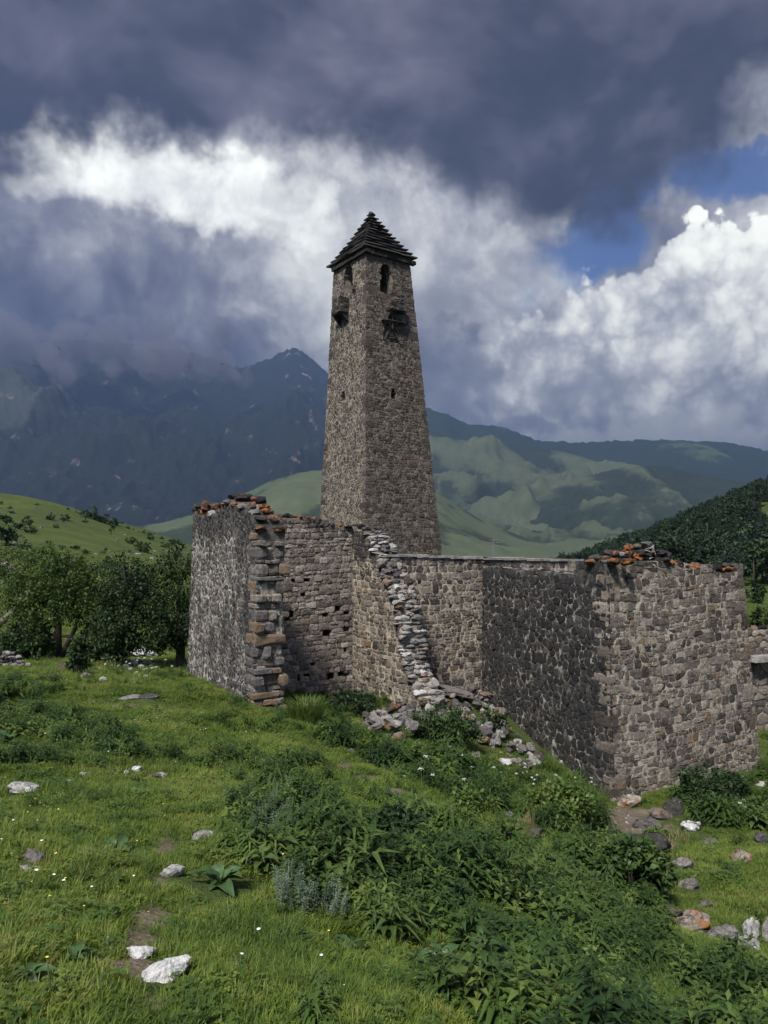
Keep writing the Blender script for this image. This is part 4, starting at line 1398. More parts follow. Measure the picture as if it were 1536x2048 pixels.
# the collapsed part under the right box: a stub of floor timber and a propped pair of poles
tm = empty('timber_prop'); adopt(tm, tower)
pt = lambda x, y, o: wr_.P(*wr_.uv_at(x, y), -o)
beam(pt(762, 642, 0.35), pt(800, 648, 0.30), 0.10, M['timber'], tm)
beam(pt(779, 620, 0.30), pt(780, 660, 0.28), 0.08, M['timber'], tm)
beam(pt(779, 652, 0.10), pt(768, 680, 0.12), 0.10, M['timber'], tm)
beam(pt(780, 652, 0.10), pt(794, 680, 0.12), 0.10, M['timber'], tm)
beam(pt(770, 676, 0.04), pt(792, 678, 0.04), 0.09, M['timber'], tm)
c = pt(801, 646, 0.16); mesh_obj('stone', box_pts(c, wr_.e, wr_.n, UP, 0.32, 0.4, 0.22, 0.015), BOXF, M['st_tower_o'], tm)
c = pt(765, 638, 0.16); mesh_obj('stone', box_pts(c, wr_.e, wr_.n, UP, 0.30, 0.4, 0.26, 0.015), BOXF, M['st_tower_o'], tm)
# projecting stone right of the left lancet
c = wl.P(*wl.uv_at(710, 577), -0.06); mesh_obj('corbel', box_pts(c, wl.e, wl.n, UP, 0.20, 0.26, 0.18, 0.02), BOXF, M['st_tower_o'], tower)

# ------------------------------------------------------------------ plants: shapes
def leaf_card(V, Fc, base, d, up, L, W, droop=0.25, fold=0.25):
    """one leaf: four faces folded along the midrib and drooping to the tip"""
    d = d.normalized(); s = d.cross(up)
    if s.length < 1e-4: s = d.orthogonal()
    s.normalize(); n = s.cross(d).normalized()
    m = base + d * L * 0.45 + n * L * 0.04
    t = base + d * L - n * L * droop
    b = len(V)
    V += [base, m + s * W / 2 + n * W * fold, m, m - s * W / 2 + n * W * fold, t]
    Fc += [(b, b + 2, b + 1), (b, b + 3, b + 2), (b + 1, b + 2, b + 4), (b + 2, b + 3, b + 4)]


def blade(V, Fc, base, az, h, w, bend, seg=3):
    d = Vector((math.cos(az), math.sin(az), 0)); s = Vector((-d.y, d.x, 0))
    b = len(V)
    for k in range(seg):
        t = k / seg
        p = base + Vector((0, 0, h * (t - 0.35 * bend * t * t * t))) + d * (bend * h * t * t)
        ww = w * (1 - 0.55 * t)
        V += [p - s * ww / 2, p + s * ww / 2]
    p = base + Vector((0, 0, h * (1 - 0.35 * bend))) + d * bend * h
    V.append(p)
    for k in range(seg - 1):
        i = b + 2 * k
        Fc.append((i, i + 1, i + 3, i + 2))
    i = b + 2 * (seg - 1)
    Fc.append((i, i + 1, i + 2))


def mesh_only(name, V, Fc, mat, smooth=True):
    me = bpy.data.meshes.new(name)
    me.from_pydata([tuple(v) for v in V], [], Fc)
    for mm in (mat if isinstance(mat, (list, tuple)) else [mat]): me.materials.append(mm)
    if smooth: me.polygons.foreach_set('use_smooth', np.ones(len(me.polygons), bool))
    return me


def tuft(rng, n, h, spread, w, bend, seg=3):
    V, Fc = [], []
    for _ in range(n):
        a = rng.uniform(0, 6.283); r = spread * math.sqrt(rng.random())
        base = Vector((r * math.cos(a), r * math.sin(a), -0.02))
        blade(V, Fc, base, a + rng.normal() * 0.8, h * rng.uniform(0.55, 1.15), w * rng.uniform(0.7, 1.3), bend * rng.uniform(0.3, 1.3), seg)
    return V, Fc


def clover(rng, n, h, spread, L):
    V, Fc = [], []
    for _ in range(n):
        a = rng.uniform(0, 6.283); r = spread * math.sqrt(rng.random())
        p = Vector((r * math.cos(a), r * math.sin(a), h * rng.uniform(0.4, 1.1)))
        a0 = rng.uniform(0, 6.283)
        for k in range(3):
            d = Vector((math.cos(a0 + k * 2.09), math.sin(a0 + k * 2.09), rng.uniform(-0.1, 0.45)))
            leaf_card(V, Fc, p, d, Vector((0, 0, 1)), L * rng.uniform(0.7, 1.2), L * 0.7, 0.15, 0.12)
    return V, Fc


def herb(rng, stems, h, L, W, pairs, spread, droop=0.35, whorl=2):
    """leafy upright stems: leaves in pairs or whorls, largest in the middle"""
    V, Fc = [], []
    for _ in range(stems):
        a = rng.uniform(0, 6.283); r = spread * math.sqrt(rng.random())
        lean = Vector((math.cos(a), math.sin(a), 0)) * rng.uniform(0.05, 0.35)
        b0 = Vector((r * math.cos(a), r * math.sin(a), -0.03))
        hh = h * rng.uniform(0.6, 1.15)
        blade(V, Fc, b0, a, hh, 0.012 * h / 0.4, lean.length * 0.9, 3)
        az = rng.uniform(0, 6.283)
        for k in range(pairs):
            t = (k + 0.8) / pairs
            p = b0 + Vector((0, 0, hh * t * (1 - 0.1 * t))) + lean * hh * t * t * 0.8
            sz = (0.55 + 0.75 * math.sin(math.pi * min(1, t * 0.85 + 0.15))) * rng.uniform(0.75, 1.2)
            az += 1.57 + rng.normal() * 0.3
            for q in range(whorl):
                aa = az + q * 6.283 / whorl + rng.normal() * 0.25
                d = Vector((math.cos(aa), math.sin(aa), rng.uniform(0.0, 0.55)))
                leaf_card(V, Fc, p, d, Vector((0, 0, 1)), L * sz, W * sz, droop * rng.uniform(0.4, 1.5), 0.16)
    return V, Fc


def tube(V, Fc, pts, rad, sides=6):
    b = len(V); n = len(pts)
    for i, p in enumerate(pts):
        t = (pts[min(i + 1, n - 1)] - pts[max(i - 1, 0)]).normalized()
        e = t.orthogonal().normalized() if abs(t.z) < 0.95 else Vector((1, 0, 0))
        e = (Vector((1, 0.3, 0)) - t * t.dot(Vector((1, 0.3, 0)))).normalized()
        f = t.cross(e)
        for k in range(sides):
            a = 6.283185 * k / sides
            V.append(p + (e * math.cos(a) + f * math.sin(a)) * rad[i])
    for i in range(n - 1):
        for k in range(sides):
            j = (k + 1) % sides
            Fc.append((b + i * sides + k, b + i * sides + j, b + (i + 1) * sides + j, b + (i + 1) * sides + k))
    Fc.append(tuple(b + (n - 1) * sides + k for k in range(sides)))


GREEN = {}
M['lawn'] = mat_leaf('lawn_grass', (0.048, 0.088, 0.014), (0.120, 0.180, 0.022), (0.205, 0.238, 0.042), 0.42, patch=0.95, c4=(0.21, 0.185, 0.07))
M['tallgrass'] = mat_leaf('tall_grass', (0.038, 0.074, 0.014), (0.076, 0.130, 0.022), (0.150, 0.188, 0.05), 0.38, 0.5, 0.25)
M['herb'] = mat_leaf('dark_herbs', (0.016, 0.036, 0.011), (0.044, 0.082, 0.019), (0.098, 0.140, 0.032), 0.3, patch=0.8)
M['herb2'] = mat_leaf('green_herbs', (0.034, 0.066, 0.015), (0.072, 0.122, 0.024), (0.155, 0.195, 0.046), 0.33, patch=0.8)
M['silver'] = mat_leaf('silver_wormwood', (0.075, 0.115, 0.070), (0.135, 0.185, 0.120), (0.20, 0.25, 0.17), 0.3)
M['dock'] = mat_leaf('dock_leaf', (0.028, 0.060, 0.020), (0.052, 0.098, 0.032), (0.085, 0.135, 0.05), 0.25, 0.42, 0.45)
M['bush'] = mat_leaf('bush_leaf', (0.014, 0.030, 0.010), (0.030, 0.058, 0.016), (0.055, 0.09, 0.024), 0.25)
M['tree'] = mat_leaf('apple_tree_leaf', (0.016, 0.036, 0.008), (0.040, 0.074, 0.014), (0.092, 0.130, 0.024), 0.3, patch=0.8)
M['tree2'] = mat_leaf('hawthorn_leaf', (0.014, 0.030, 0.009), (0.031, 0.057, 0.013), (0.068, 0.094, 0.022), 0.28, patch=0.8)
M['wood'] = mat_leaf('forest_leaf', (0.012, 0.024, 0.010), (0.024, 0.046, 0.016), (0.045, 0.072, 0.024), 0.15, patch=0.3)
M['pine'] = mat_leaf('pine_needles', (0.007, 0.014, 0.008), (0.013, 0.024, 0.012), (0.022, 0.036, 0.016), 0.1, patch=0.3)
M['white_f'] = mat_plain('white_petals', (0.62, 0.62, 0.55), (0.78, 0.78, 0.72), 30.0, 0.8, 0.0)
M['yellow_f'] = mat_plain('yellow_petals', (0.55, 0.42, 0.04), (0.70, 0.58, 0.10), 30.0, 0.8, 0.0)
M['straw'] = mat_leaf('dry_grass', (0.16, 0.13, 0.06), (0.26, 0.21, 0.10), (0.34, 0.29, 0.16), 0.3)


def scatter(name, meshes, pts, scl, rng, tilt=0.12, idx=None, sq=None):
    """countless plants: one object that carries a point for each, instanced by geometry nodes"""
    n = len(pts)
    if n == 0: return
    col = bpy.data.collections.new(name + '_kinds')
    for k, me in enumerate(meshes):
        o = bpy.data.objects.new('%s_kind_%02d' % (name, k), me); col.objects.link(o)
    me = bpy.data.meshes.new(name)
    me.vertices.add(n); me.vertices.foreach_set('co', np.asarray(pts, np.float32).ravel())
    a = me.attributes.new('rot', 'FLOAT_VECTOR', 'POINT')
    r = np.stack([rng.normal(size=n) * tilt, rng.normal(size=n) * tilt, rng.uniform(0, 6.283, n)], -1)
    a.data.foreach_set('vector', r.astype(np.float32).ravel())
    a = me.attributes.new('scl', 'FLOAT', 'POINT'); a.data.foreach_set('value', np.asarray(scl, np.float32))
    ii = rng.integers(0, len(meshes), n) if idx is None else idx
    a = me.attributes.new('idx', 'INT', 'POINT'); a.data.foreach_set('value', np.asarray(ii, np.int32))
    ob = bpy.data.objects.new(name, me); link(ob)
    ng = bpy.data.node_groups.new(name + '_scatter', 'GeometryNodeTree')
    ng.interface.new_socket('Geometry', in_out='INPUT', socket_type='NodeSocketGeometry')
    ng.interface.new_socket('Geometry', in_out='OUTPUT', socket_type='NodeSocketGeometry')
    N, Lk = ng.nodes, ng.links
    gi = N.new('NodeGroupInput'); go = N.new('NodeGroupOutput')
    ip = N.new('GeometryNodeInstanceOnPoints'); ci = N.new('GeometryNodeCollectionInfo')
    ci.inputs['Collection'].default_value = col
    ci.inputs['Separate Children'].default_value = True
    ci.inputs['Reset Children'].default_value = True
    ip.inputs['Pick Instance'].default_value = True

    def na(nm, t):
        x = N.new('GeometryNodeInputNamedAttribute'); x.data_type = t; x.inputs['Name'].default_value = nm
        return [o for o in x.outputs if o.enabled and o.name == 'Attribute'][0]
    Lk.new(gi.outputs[0], ip.inputs['Points']); Lk.new(ci.outputs[0], ip.inputs['Instance'])
    Lk.new(na('rot', 'FLOAT_VECTOR'), ip.inputs['Rotation']); Lk.new(na('scl', 'FLOAT'), ip.inputs['Scale']); Lk.new(na('idx', 'INT'), ip.inputs['Instance Index'])
    Lk.new(ip.outputs[0], go.inputs[0])
    md = ob.modifiers.new('scatter', 'NODES'); md.node_group = ng
    tag(ob, kind='stuff')
    return ob


KEEP = []


def sample(n, r0, r1, rng, half=37.0, mult=1.0):
    a = np.radians(rng.uniform(-half, half, n)); r = np.sqrt(rng.uniform(0, 1, n) * (r1 * r1 - r0 * r0) + r0 * r0)
    x = r * np.sin(a); y = r * np.cos(a); z = zg(x, y)
    px, py = proj(x, y, z)
    keep = ~((y > 20.5) & (px > 385) & (px < 1490))
    # not inside the masonry
    for (o, ex, ey, lx, ly) in FOOT:
        qx, qy = x - o.x, y - o.y
        u = qx * ex.x + qy * ex.y; v = qx * ey.x + qy * ey.y
        keep &= ~((u > -0.05) & (u < lx + 0.05) & (v > -0.05) & (v < ly + 0.05))
    if len(KEEP):
        K = np.array(KEEP)
        for i in range(0, len(K)):
            keep &= ((x - K[i, 0]) ** 2 + ((y - K[i, 1]) * 0.8) ** 2) > K[i, 2] ** 2 * mult
    return x[keep], y[keep], z[keep], px[keep], py[keep]


FOOT = [(C0, w_right.e, w_right.n, w_right.L, 6.0), (A1, w_out.e, w_out.n, w_out.L, THL), (K0, w_back.e, w_back.n, w_back.L + 0.6, 0.6), (K1, w_step.e, w_step.n, w_step.L, 0.6)]

# where the picture shows which growth (photograph pixels on the ground)
Z_HERB = [(450, 1690), (500, 1610), (560, 1570), (700, 1630), (820, 1660), (960, 1690), (1110, 1740), (1220, 1700), (1300, 1730), (1325, 1890), (1440, 1945), (1536, 1960), (1600, 1980), (1600, 2200), (1120, 2200), (980, 2080), (870, 1980), (790, 1890), (690, 1830), (570, 1790), (500, 1760)]
Z_MID = [(600, 1475), (660, 1480), (740, 1515), (860, 1525), (960, 1530), (1080, 1565), (1200, 1600), (1225, 1660), (1150, 1690), (1020, 1640), (900, 1600), (800, 1560), (700, 1500)]
Z_LEFT = [(-100, 1395), (60, 1390), (150, 1420), (240, 1470), (270, 1530), (120, 1535), (-100, 1530)]
Z_RIGHT = [(1340, 1600), (1400, 1570), (1600, 1540), (1650, 1680), (1450, 1660), (1380, 1640)]
Z_IN = [(560, 1380), (720, 1380), (800, 1420), (740, 1440), (570, 1430)]
RUB = [(715, 1452), (790, 1418), (850, 1395), (930, 1378), (965, 1395), (1000, 1440), (1085, 1530), (1055, 1548), (985, 1500), (930, 1480), (870, 1462), (800, 1495), (745, 1470)]
Z_BASE = [(1010, 1450), (1100, 1520), (1215, 1600), (1200, 1625), (1080, 1575), (990, 1510)]
Z_SIL = [(500, 1600), (560, 1590), (640, 1680), (690, 1790), (700, 1880), (600, 1850), (540, 1740)]


def grow():
    rng = np.random.default_rng(77)
    lawn = [mesh_only('lawn_tuft', *tuft(rng, 34, 0.060, 0.085, 0.0042, 0.8), M['lawn']) for _ in range(5)] + \
           [mesh_only('lawn_clover', *clover(rng, 16, 0.035, 0.085, 0.014), M['lawn']) for _ in range(1)] + \
           [mesh_only('lawn_tuft', *tuft(rng, 20, 0.085, 0.07, 0.005, 0.6), M['tallgrass']) for _ in range(1)] + [mesh_only('lawn_clover', *clover(rng, 14, 0.045, 0.08, 0.022), M['herb2']) for _ in range(1)]
    tall = [mesh_only('tall_tuft', *tuft(rng, 22, 0.33, 0.06, 0.0085, 1.15, 5), M['tallgrass']) for _ in range(4)]
    straw = [mesh_only('dry_tuft', *tuft(rng, 20, 0.30, 0.05, 0.006, 0.5, 3), M['straw']) for _ in range(2)]
    herbs = [mesh_only('herb', *herb(rng, 6, 0.34, 0.085, 0.038, 7, 0.11), M['herb']) for _ in range(3)] + \
            [mesh_only('herb', *herb(rng, 5, 0.36, 0.12, 0.026, 8, 0.10, 0.5, 3), M['herb']) for _ in range(2)] + \
            [mesh_only('herb', *herb(rng, 6, 0.28, 0.075, 0.034, 6, 0.12), M['herb2']) for _ in range(3)] + \
            [mesh_only('herb', *herb(rng, 4, 0.30, 0.15, 0.030, 5, 0.09, 0.75, 3), M['herb2']) for _ in range(2)]
    silver = [mesh_only('wormwood', *herb(rng, 9, 0.36, 0.035, 0.010, 14, 0.12, 0.1, 3), M['silver']) for _ in range(3)]

    # lawn
    P, S = [], []
    for n, r0, r1, s in ((15000, 1.2, 4.0, 0.95), (30000, 4.0, 8.0, 1.05), (34000, 8.0, 17.0, 1.25), (24000, 17.0, 40.0, 2.0), (15000, 40.0, 110.0, 4.5)):
        x, y, z, px, py = sample(n, r0, r1, rng)
        dirt = soft_spots(px, py, DIRT)
        k = rng.random(len(x)) > np.clip(dirt * 2.1 - 0.25, 0, 0.98)
        k &= ~(in_poly(px, py, Z_HERB) & (rng.random(len(x)) < 0.6))
        k &= ~(in_poly(px, py, Z_IN) & (rng.random(len(x)) < 0.6))
        P.append(np.stack([x, y, z], -1)[k]); S.append((s * rng.uniform(0.65, 1.3, len(x)) * (1 + 0.28 * np.clip(fbm(x / 0.8 + 3, y / 0.8, 3), -0.9, 1.2)) * np.where(r0 < 4, .85, 1.0) * (1 - 0.55 * np.clip(dirt, 0, 1)))[k])
    P = np.concatenate(P)
    scatter('meadow_grass', lawn, P, np.concatenate(S), rng, 0.1, idx=rng.choice(8, len(P), p=[.17, .17, .17, .17, .17, .05, .07, .03]))

    # tall grass: scattered through the herbs, along the slopes and round the walls
    P, S = [], []
    for n, r0, r1, s in ((2600, 1.6, 5.0, 1.0), (5200, 5.0, 10.0, 1.05), (8000, 10.0, 20.0, 1.15), (3000, 20.0, 40.0, 1.5)):
        x, y, z, px, py = sample(n, r0, r1, rng, mult=2.2)
        pr = np.full(len(x), 0.05) + 0.4 * (fbm(x / 1.7 + 40, y / 1.7, 3) > 0.6) * (px > 420)
        pr = np.where(in_poly(px, py, Z_HERB), 0.42, pr); pr = np.where(in_poly(px, py, Z_MID), 0.5, pr)
        pr = np.where(in_poly(px, py, Z_LEFT), 0.30, pr); pr = np.where(in_poly(px, py, Z_RIGHT), 0.5, pr)
        pr = np.where(in_poly(px, py, Z_BASE), 0.6, pr); pr = np.where((px < 430) & (py > 1540), 0.05, pr); pr = np.where(in_poly(px, py, RUB), 0.06, pr)
        dirt = soft_spots(px, py, DIRT)
        k = (rng.random(len(x)) < pr) & (dirt < 0.45)
        sc = s * rng.uniform(0.5, 1.2, len(x)) * np.where(pr < 0.6, 0.45, 1.0) * np.where(py > 1900, 0.9, 1.0)
        P.append(np.stack([x, y, z], -1)[k]); S.append(sc[k])
    scatter('tall_grass', tall, np.concatenate(P), np.concatenate(S), rng, 0.16)

    # leafy herbs
    P, S = [], []
    for n, r0, r1, s in ((1800, 1.8, 5.0, 0.95), (5200, 5.0, 10.0, 1.0), (8200, 10.0, 21.0, 1.15), (1500, 21.0, 34.0, 1.6)):
        x, y, z, px, py = sample(n, r0, r1, rng, mult=2.4)
        cl = fbm(x / 1.3 + 9, y / 1.3 + 4, 3)
        pr = np.where(cl > 0.5, 0.25, 0.045)
        pr = np.where(in_poly(px, py, Z_HERB), 0.92 - 0.75 * (cl < -0.12), pr)
        pr = np.where(in_poly(px, py, Z_MID), 0.85, pr)
        pr = np.where(in_poly(px, py, Z_LEFT), 0.8, pr); pr = np.where(in_poly(px, py, Z_RIGHT), 0.8, pr)
        pr = np.where(in_poly(px, py, Z_IN), 0.7, pr)  # dense weeds, also there to darken the shaded house floor
        pr = np.where((px < 400) & (py > 1550), pr * 0.35, pr)
        pr = np.where(in_poly(px, py, RUB), 0.08, pr)
        dirt = soft_spots(px, py, DIRT)
        k = (rng.random(len(x)) < pr) & (dirt < 0.5)
        big = np.where(in_poly(px, py, Z_HERB) | in_poly(px, py, Z_MID) | in_poly(px, py, Z_RIGHT), 1.0, 0.5)
        big = np.where(in_poly(px, py, Z_LEFT), 0.8, big)
        sc = s * rng.uniform(0.4, 1.2, len(x)) * big * (1 + 0.45 * cl) * np.where(py > 1780, 0.8, 1.0)
        P.append(np.stack([x, y, z], -1)[k]); S.append(sc[k])
    scatter('leafy_weeds', herbs, np.concatenate(P), np.concatenate(S), rng, 0.14)

    x, y, z, px, py = sample(9000, 3.0, 8.5, rng)
    k = in_poly(px, py, Z_SIL) & (rng.random(len(x)) < 0.22)
    scatter('silvery_wormwood', silver, np.stack([x, y, z], -1)[k], rng.uniform(0.4, 0.85, k.sum()), rng)
    x, y, z, px, py = sample(6000, 8.0, 16.0, rng)
    k = (soft_spots(px, py, [(1045, 1660, 45, 16, 1), (1320, 1690, 90, 22, .5), (640, 1500, 60, 12, .25), (1250, 1640, 60, 14, .25)]) > rng.uniform(0.2, 1, len(x)))
    scatter('dry_grass', straw, np.stack([x, y, z], -1)[k], rng.uniform(0.5, 1.1, k.sum()), rng)

    # flowers: white heads and yellow buttons standing just over the grass
    def flower(kind):
        V, Fc = [], []
        h = 0.12 if kind != 'umbel' else 0.42
        tube(V, Fc, [Vector((0, 0, 0)), Vector((0.01, 0, h))], [0.0025, 0.002], 4)
        ns = len(Fc)
        if kind == 'umbel':
            for q in range(22):
                a = rng.uniform(0, 6.28); r = 0.035 * math.sqrt(rng.random()); c = Vector((r * math.cos(a), r * math.sin(a), h + 0.02 * rng.random()))
                b = len(V); e = 0.005
                V += [c + Vector((-e, -e, 0)), c + Vector((e, -e, 0)), c + Vector((e, e, 0)), c + Vector((-e, e, 0))]; Fc.append((b, b + 1, b + 2, b + 3))
        else:
            R_ = 0.0075 if kind == 'white' else 0.0052
            for q in range(9):
                a = q * 0.7; d = Vector((math.cos(a), math.sin(a), 0.7))
                leaf_card(V, Fc, Vector((0.01, 0, h)), d, Vector((0, 0, 1)), R_ * 1.3, R_ * 0.9, 0.1, 0.1)
        me = mesh_only('flower', V, Fc, [M['tallgrass'], M['white_f'] if kind != 'yellow' else M['yellow_f']])
        mi = np.zeros(len(Fc), np.int32); mi[ns:] = 1
        me.polygons.foreach_set('material_index', mi)
        return me
    x, y, z, px, py = sample(9000, 1.8, 13.0, rng)
    wsp = soft_spots(px, py, [(60, 1780, 90, 90, .8), (200, 1850, 150, 120, .35), (560, 1930, 160, 120, .35), (860, 1960, 200, 80, .15), (300, 1450, 300, 60, .12)])
    k = rng.random(len(x)) < wsp * 0.25
    scatter('white_meadow_flowers', [flower('white')], np.stack([x, y, z], -1)[k], rng.uniform(0.6, 1.3, k.sum()), rng)
    k = rng.random(len(x)) < (0.045 * (px < 700) + 0.01) * (0.4 + (fbm(x / 1.1, y / 1.1, 2) > 0.1))
    scatter('yellow_meadow_flowers', [flower('yellow')], np.stack([x, y, z], -1)[k], rng.uniform(0.6, 1.3, k.sum()), rng)
    x, y, z, px, py = sample(9000, 8.0, 20.0, rng)
    k = rng.random(len(x)) < soft_spots(px, py, [(1000, 1560, 70, 26, .16), (1090, 1590, 60, 20, .14), (1180, 1600, 40, 16, .1), (230, 1352, 60, 16, .14), (1440, 1640, 70, 40, .05), (900, 1600, 120, 30, .03)])
    scatter('white_umbel_flowers', [flower('umbel')], np.stack([x, y, z], -1)[k], rng.uniform(0.6, 1.1, k.sum()), rng)


# ------------------------------------------------------------------ trees and bushes
def crown_leaves(lumps, n, size, rng, base=Vector((0, 0, 0))):
    """leaf cards in clumps spread over and through a set of ellipsoid lumps (centre, radii)"""
    V, Fc = [], []
    wts = np.array([r[0] * r[1] * r[2] for _, r in lumps]) ** 0.75; wts /= wts.sum()
    ncl = max(8, n // 22)
    cl = []
    for _ in range(ncl):
        c, r = lumps[int(rng.choice(len(lumps), p=wts))]
        d = Vector(rng.normal(size=3)); d.normalize()
        k = rng.uniform(0.55, 1.08)
        cl.append((c + Vector((d.x * r[0] * k, d.y * r[1] * k, d.z * r[2] * k)), d, min(r) * rng.uniform(0.16, 0.34)))
    for i in range(n):
        c, d, s = cl[i % ncl]
        p = c + Vector(rng.normal(size=3)) * s * 0.62
        dr = (d * 0.5 + Vector(rng.normal(size=3)) * 0.8 + Vector((0, 0, 0.1))).normalized()
        L = size * rng.uniform(0.65, 1.35)
        leaf_card(V, Fc, p - base, dr, Vector((rng.normal() * .4, rng.normal() * .4, 1)), L, L * 0.62, 0.2, 0.15)
    return V, Fc


def branchy(V, Fc, p, d, L, r, depth, rng, tips, gravity=0.1):
    n = 4
    pts = [p]; q = p.copy(); dd = d.normalized()
    for k in range(n):
        dd = (dd + Vector(rng.normal(size=3)) * 0.17 + Vector((0, 0, gravity))).normalized()
        q = q + dd * L / n; pts.append(q.copy())
    tube(V, Fc, pts, [r * (1 - 0.45 * k / n) for k in range(n + 1)], 7 if depth > 1 else 5)
    tips.append(q)
    if depth > 0:
        for _ in range(3 if depth > 1 else 2):
            i = int(rng.integers(2, n + 1))
            nd = (dd + Vector(rng.normal(size=3)) * 0.75).normalized()
            branchy(V, Fc, pts[i], nd, L * rng.uniform(0.55, 0.8), r * 0.52, depth - 1, rng, tips, gravity)


def tree(name, label, base, stems, lumps, nleaf, lsize, leafmat, seed, cat='tree', group=None):
    rng = np.random.default_rng(seed)
    t = empty(name, base); tag(t, label, cat, group)
    V, Fc, tips = [], [], []
    for (off, d, L, r) in stems:
        branchy(V, Fc, base + Vector(off), Vector(d), L, r, 2, rng, tips)
    mesh_obj('trunk', V, Fc, M['bark'], t, True)
    V, Fc = crown_leaves(lumps, nleaf, lsize, rng)
    mesh_obj('crown', V, Fc, leafmat, t, True)
    return t


def lump_px(px, py, d, wpx, hpx, depth=None):
    c = P3(px, py, d); k = d / F
    return (c, (wpx * k / 2, (depth or wpx) * k / 2, hpx * k / 2))


b1 = hit(112, 1312)
d1 = b1.y
tree('apple_tree', 'low spreading apple tree with a forked dark trunk in the meadow beyond the lawn', b1, [((0, 0, -.1), (0.05, 0, 1), 1.5, .17), ((.15, 0, -.1), (.35, .1, 1), 1.6, .10), ((.25, .1, -.1), (.9, -.2, .75), 2.0, .09), ((0, .1, 0), (-.6, .2, .9), 1.7, .10)],
     [lump_px(115, 1160, d1, 150, 90), lump_px(60, 1190, d1, 110, 90), lump_px(175, 1190, d1, 120, 80), lump_px(95, 1215, d1 - .5, 150, 70), lump_px(190, 1225, d1 - .3, 80, 60), lump_px(30, 1225, d1 - .2, 80, 60), lump_px(140, 1135, d1, 80, 50), lump_px(85, 1128, d1 + .3, 80, 50), lump_px(60, 1262, d1 + .6, 110, 50), lump_px(200, 1262, d1 + .4, 90, 60)],
     16000, 0.10, M['tree'], 11)
b2 = hit(364, 1338)
d2 = b2.y
tree('hawthorn_tree', 'dense dark tree leaning against the corner of the house with outer lichened wall', b2, [((0, 0, -.1), (-.22, 0, 1), 1.6, .16), ((0, 0, .5), (-.8, .2, .7), 1.9, .10), ((0, .1, .7), (.2, .2, 1), 1.6, .09)],
     [lump_px(330, 1180, d2, 120, 130), lump_px(275, 1205, d2, 120, 120), lump_px(225, 1235, d2 - .2, 90, 110), lump_px(340, 1230, d2 - .3, 110, 110), lump_px(285, 1260, d2 - .4, 140, 80), lump_px(355, 1135, d2 + .3, 80, 80), lump_px(240, 1280, d2 - .3, 100, 60), lump_px(330, 1280, d2, 80, 50), lump_px(245, 1150, d2 + .2, 80, 80), lump_px(250, 1185, d2, 80, 80)],
     14000, 0.09, M['tree2'], 12)
for i, (lab, px, py, d, lm, mt) in enumerate((
        ('far apple tree half hidden behind the forked apple tree', 30, 1215, 40.0, [(30, 1130, 130, 70), (95, 1118, 110, 60), (-40, 1150, 120, 80), (140, 1140, 70, 50)], 'tree'),
        ('round tree crown filling the gap between the apple tree and the leaning tree', 205, 1235, 36.0, [(215, 1165, 90, 80), (185, 1200, 90, 70), (255, 1185, 70, 70)], 'tree2'))):
    b = P3(px, py, d); b.z = zg1(b.x, b.y)
    tree('fruit_tree', lab, b, [((0, 0, -.1), (.05, 0, 1), .75, .18), ((0, 0, 0), (.5, .2, .9), .8, .1)], [lump_px(a, c, d, e, f) for a, c, e, f in lm], 7000, 0.12, M[mt], 20 + i)


def bush(name, label, px, py, wpx, hpx, n, lsize, mat, seed, group=None, d=None, spiky=False):
    rng = np.random.default_rng(seed)
    b = hit(px, py) if d is None else P3(px, py, d)
    if d is not None: b.z = zg1(b.x, b.y)
    k = b.y / F
    W, H_ = wpx * k, hpx * k
    t = empty(name, b); tag(t, label, 'bush', group)
    V, Fc = [], []
    for _ in range(9):
        a = rng.uniform(0, 6.28); q = b + Vector((math.cos(a), math.sin(a), 0)) * W * 0.10
        e = b + Vector((math.cos(a) * W * 0.33, math.sin(a) * W * 0.33, H_ * rng.uniform(0.5, 0.85)))
        tube(V, Fc, [q - UP * .05, (q + e) / 2 + UP * H_ * .05, e], [0.018, 0.012, 0.005], 5)
    mesh_obj('stem', V, Fc, M['bark'], t)
    if spiky:
        V, Fc = [], []
        for _ in range(n):
            a = rng.uniform(0, 6.28); r = W * .35 * math.sqrt(rng.random())
            blade(V, Fc, b + Vector((r * math.cos(a), r * math.sin(a), -.03)), a + rng.normal() * .5, H_ * rng.uniform(.6, 1.15), lsize, rng.uniform(.15, .7), 4)
    else:
        lumps = [(b + Vector((0, 0, H_ * .48)), (W * .36, W * .3, H_ * .44))]
        for _ in range(5):
            a = rng.uniform(0, 6.28)
            lumps.append((b + Vector((math.cos(a) * W * .28, math.sin(a) * W * .24, H_ * rng.uniform(.25, .65))), (W * rng.uniform(.16, .26), W * .2, H_ * rng.uniform(.2, .32))))
        V, Fc = crown_leaves(lumps, n, lsize, rng)
    mesh_obj('foliage', V, Fc, mat, t, True)
    return t


bush('bush', 'dark leafy bush at the foot of the black and white lichened wall', 432, 1352, 84, 62, 2200, .07, M['bush'], 31)
bush('bush', 'shrubby thicket between the trunks of the apple tree and the leaning tree', 225, 1325, 120, 90, 3500, .10, M['tree2'], 47)
bush('bush', 'low thicket behind the collapsed dry stone row', 40, 1318, 150, 70, 3500, .11, M['bush'], 48)
bush('bush', 'dark foliage standing in for the shadow on the floor inside the open house', 690, 1424, 150, 46, 2200, .06, M['bush'], 49)  # leafy mass added to darken the shaded floor inside
bush('bush', 'large dark bush against the foot of the sunny front wall', 1420, 1618, 150, 92, 4200, .075, M['bush'], 32)
bush('bush', 'dark bush growing out of the rubble below the stepped wall', 890, 1488, 150, 76, 3400, .07, M['bush'], 33)
bush('bush', 'small dark bush where the rubble meets the black side wall', 985, 1470, 62, 50, 1200, .065, M['bush'], 34)
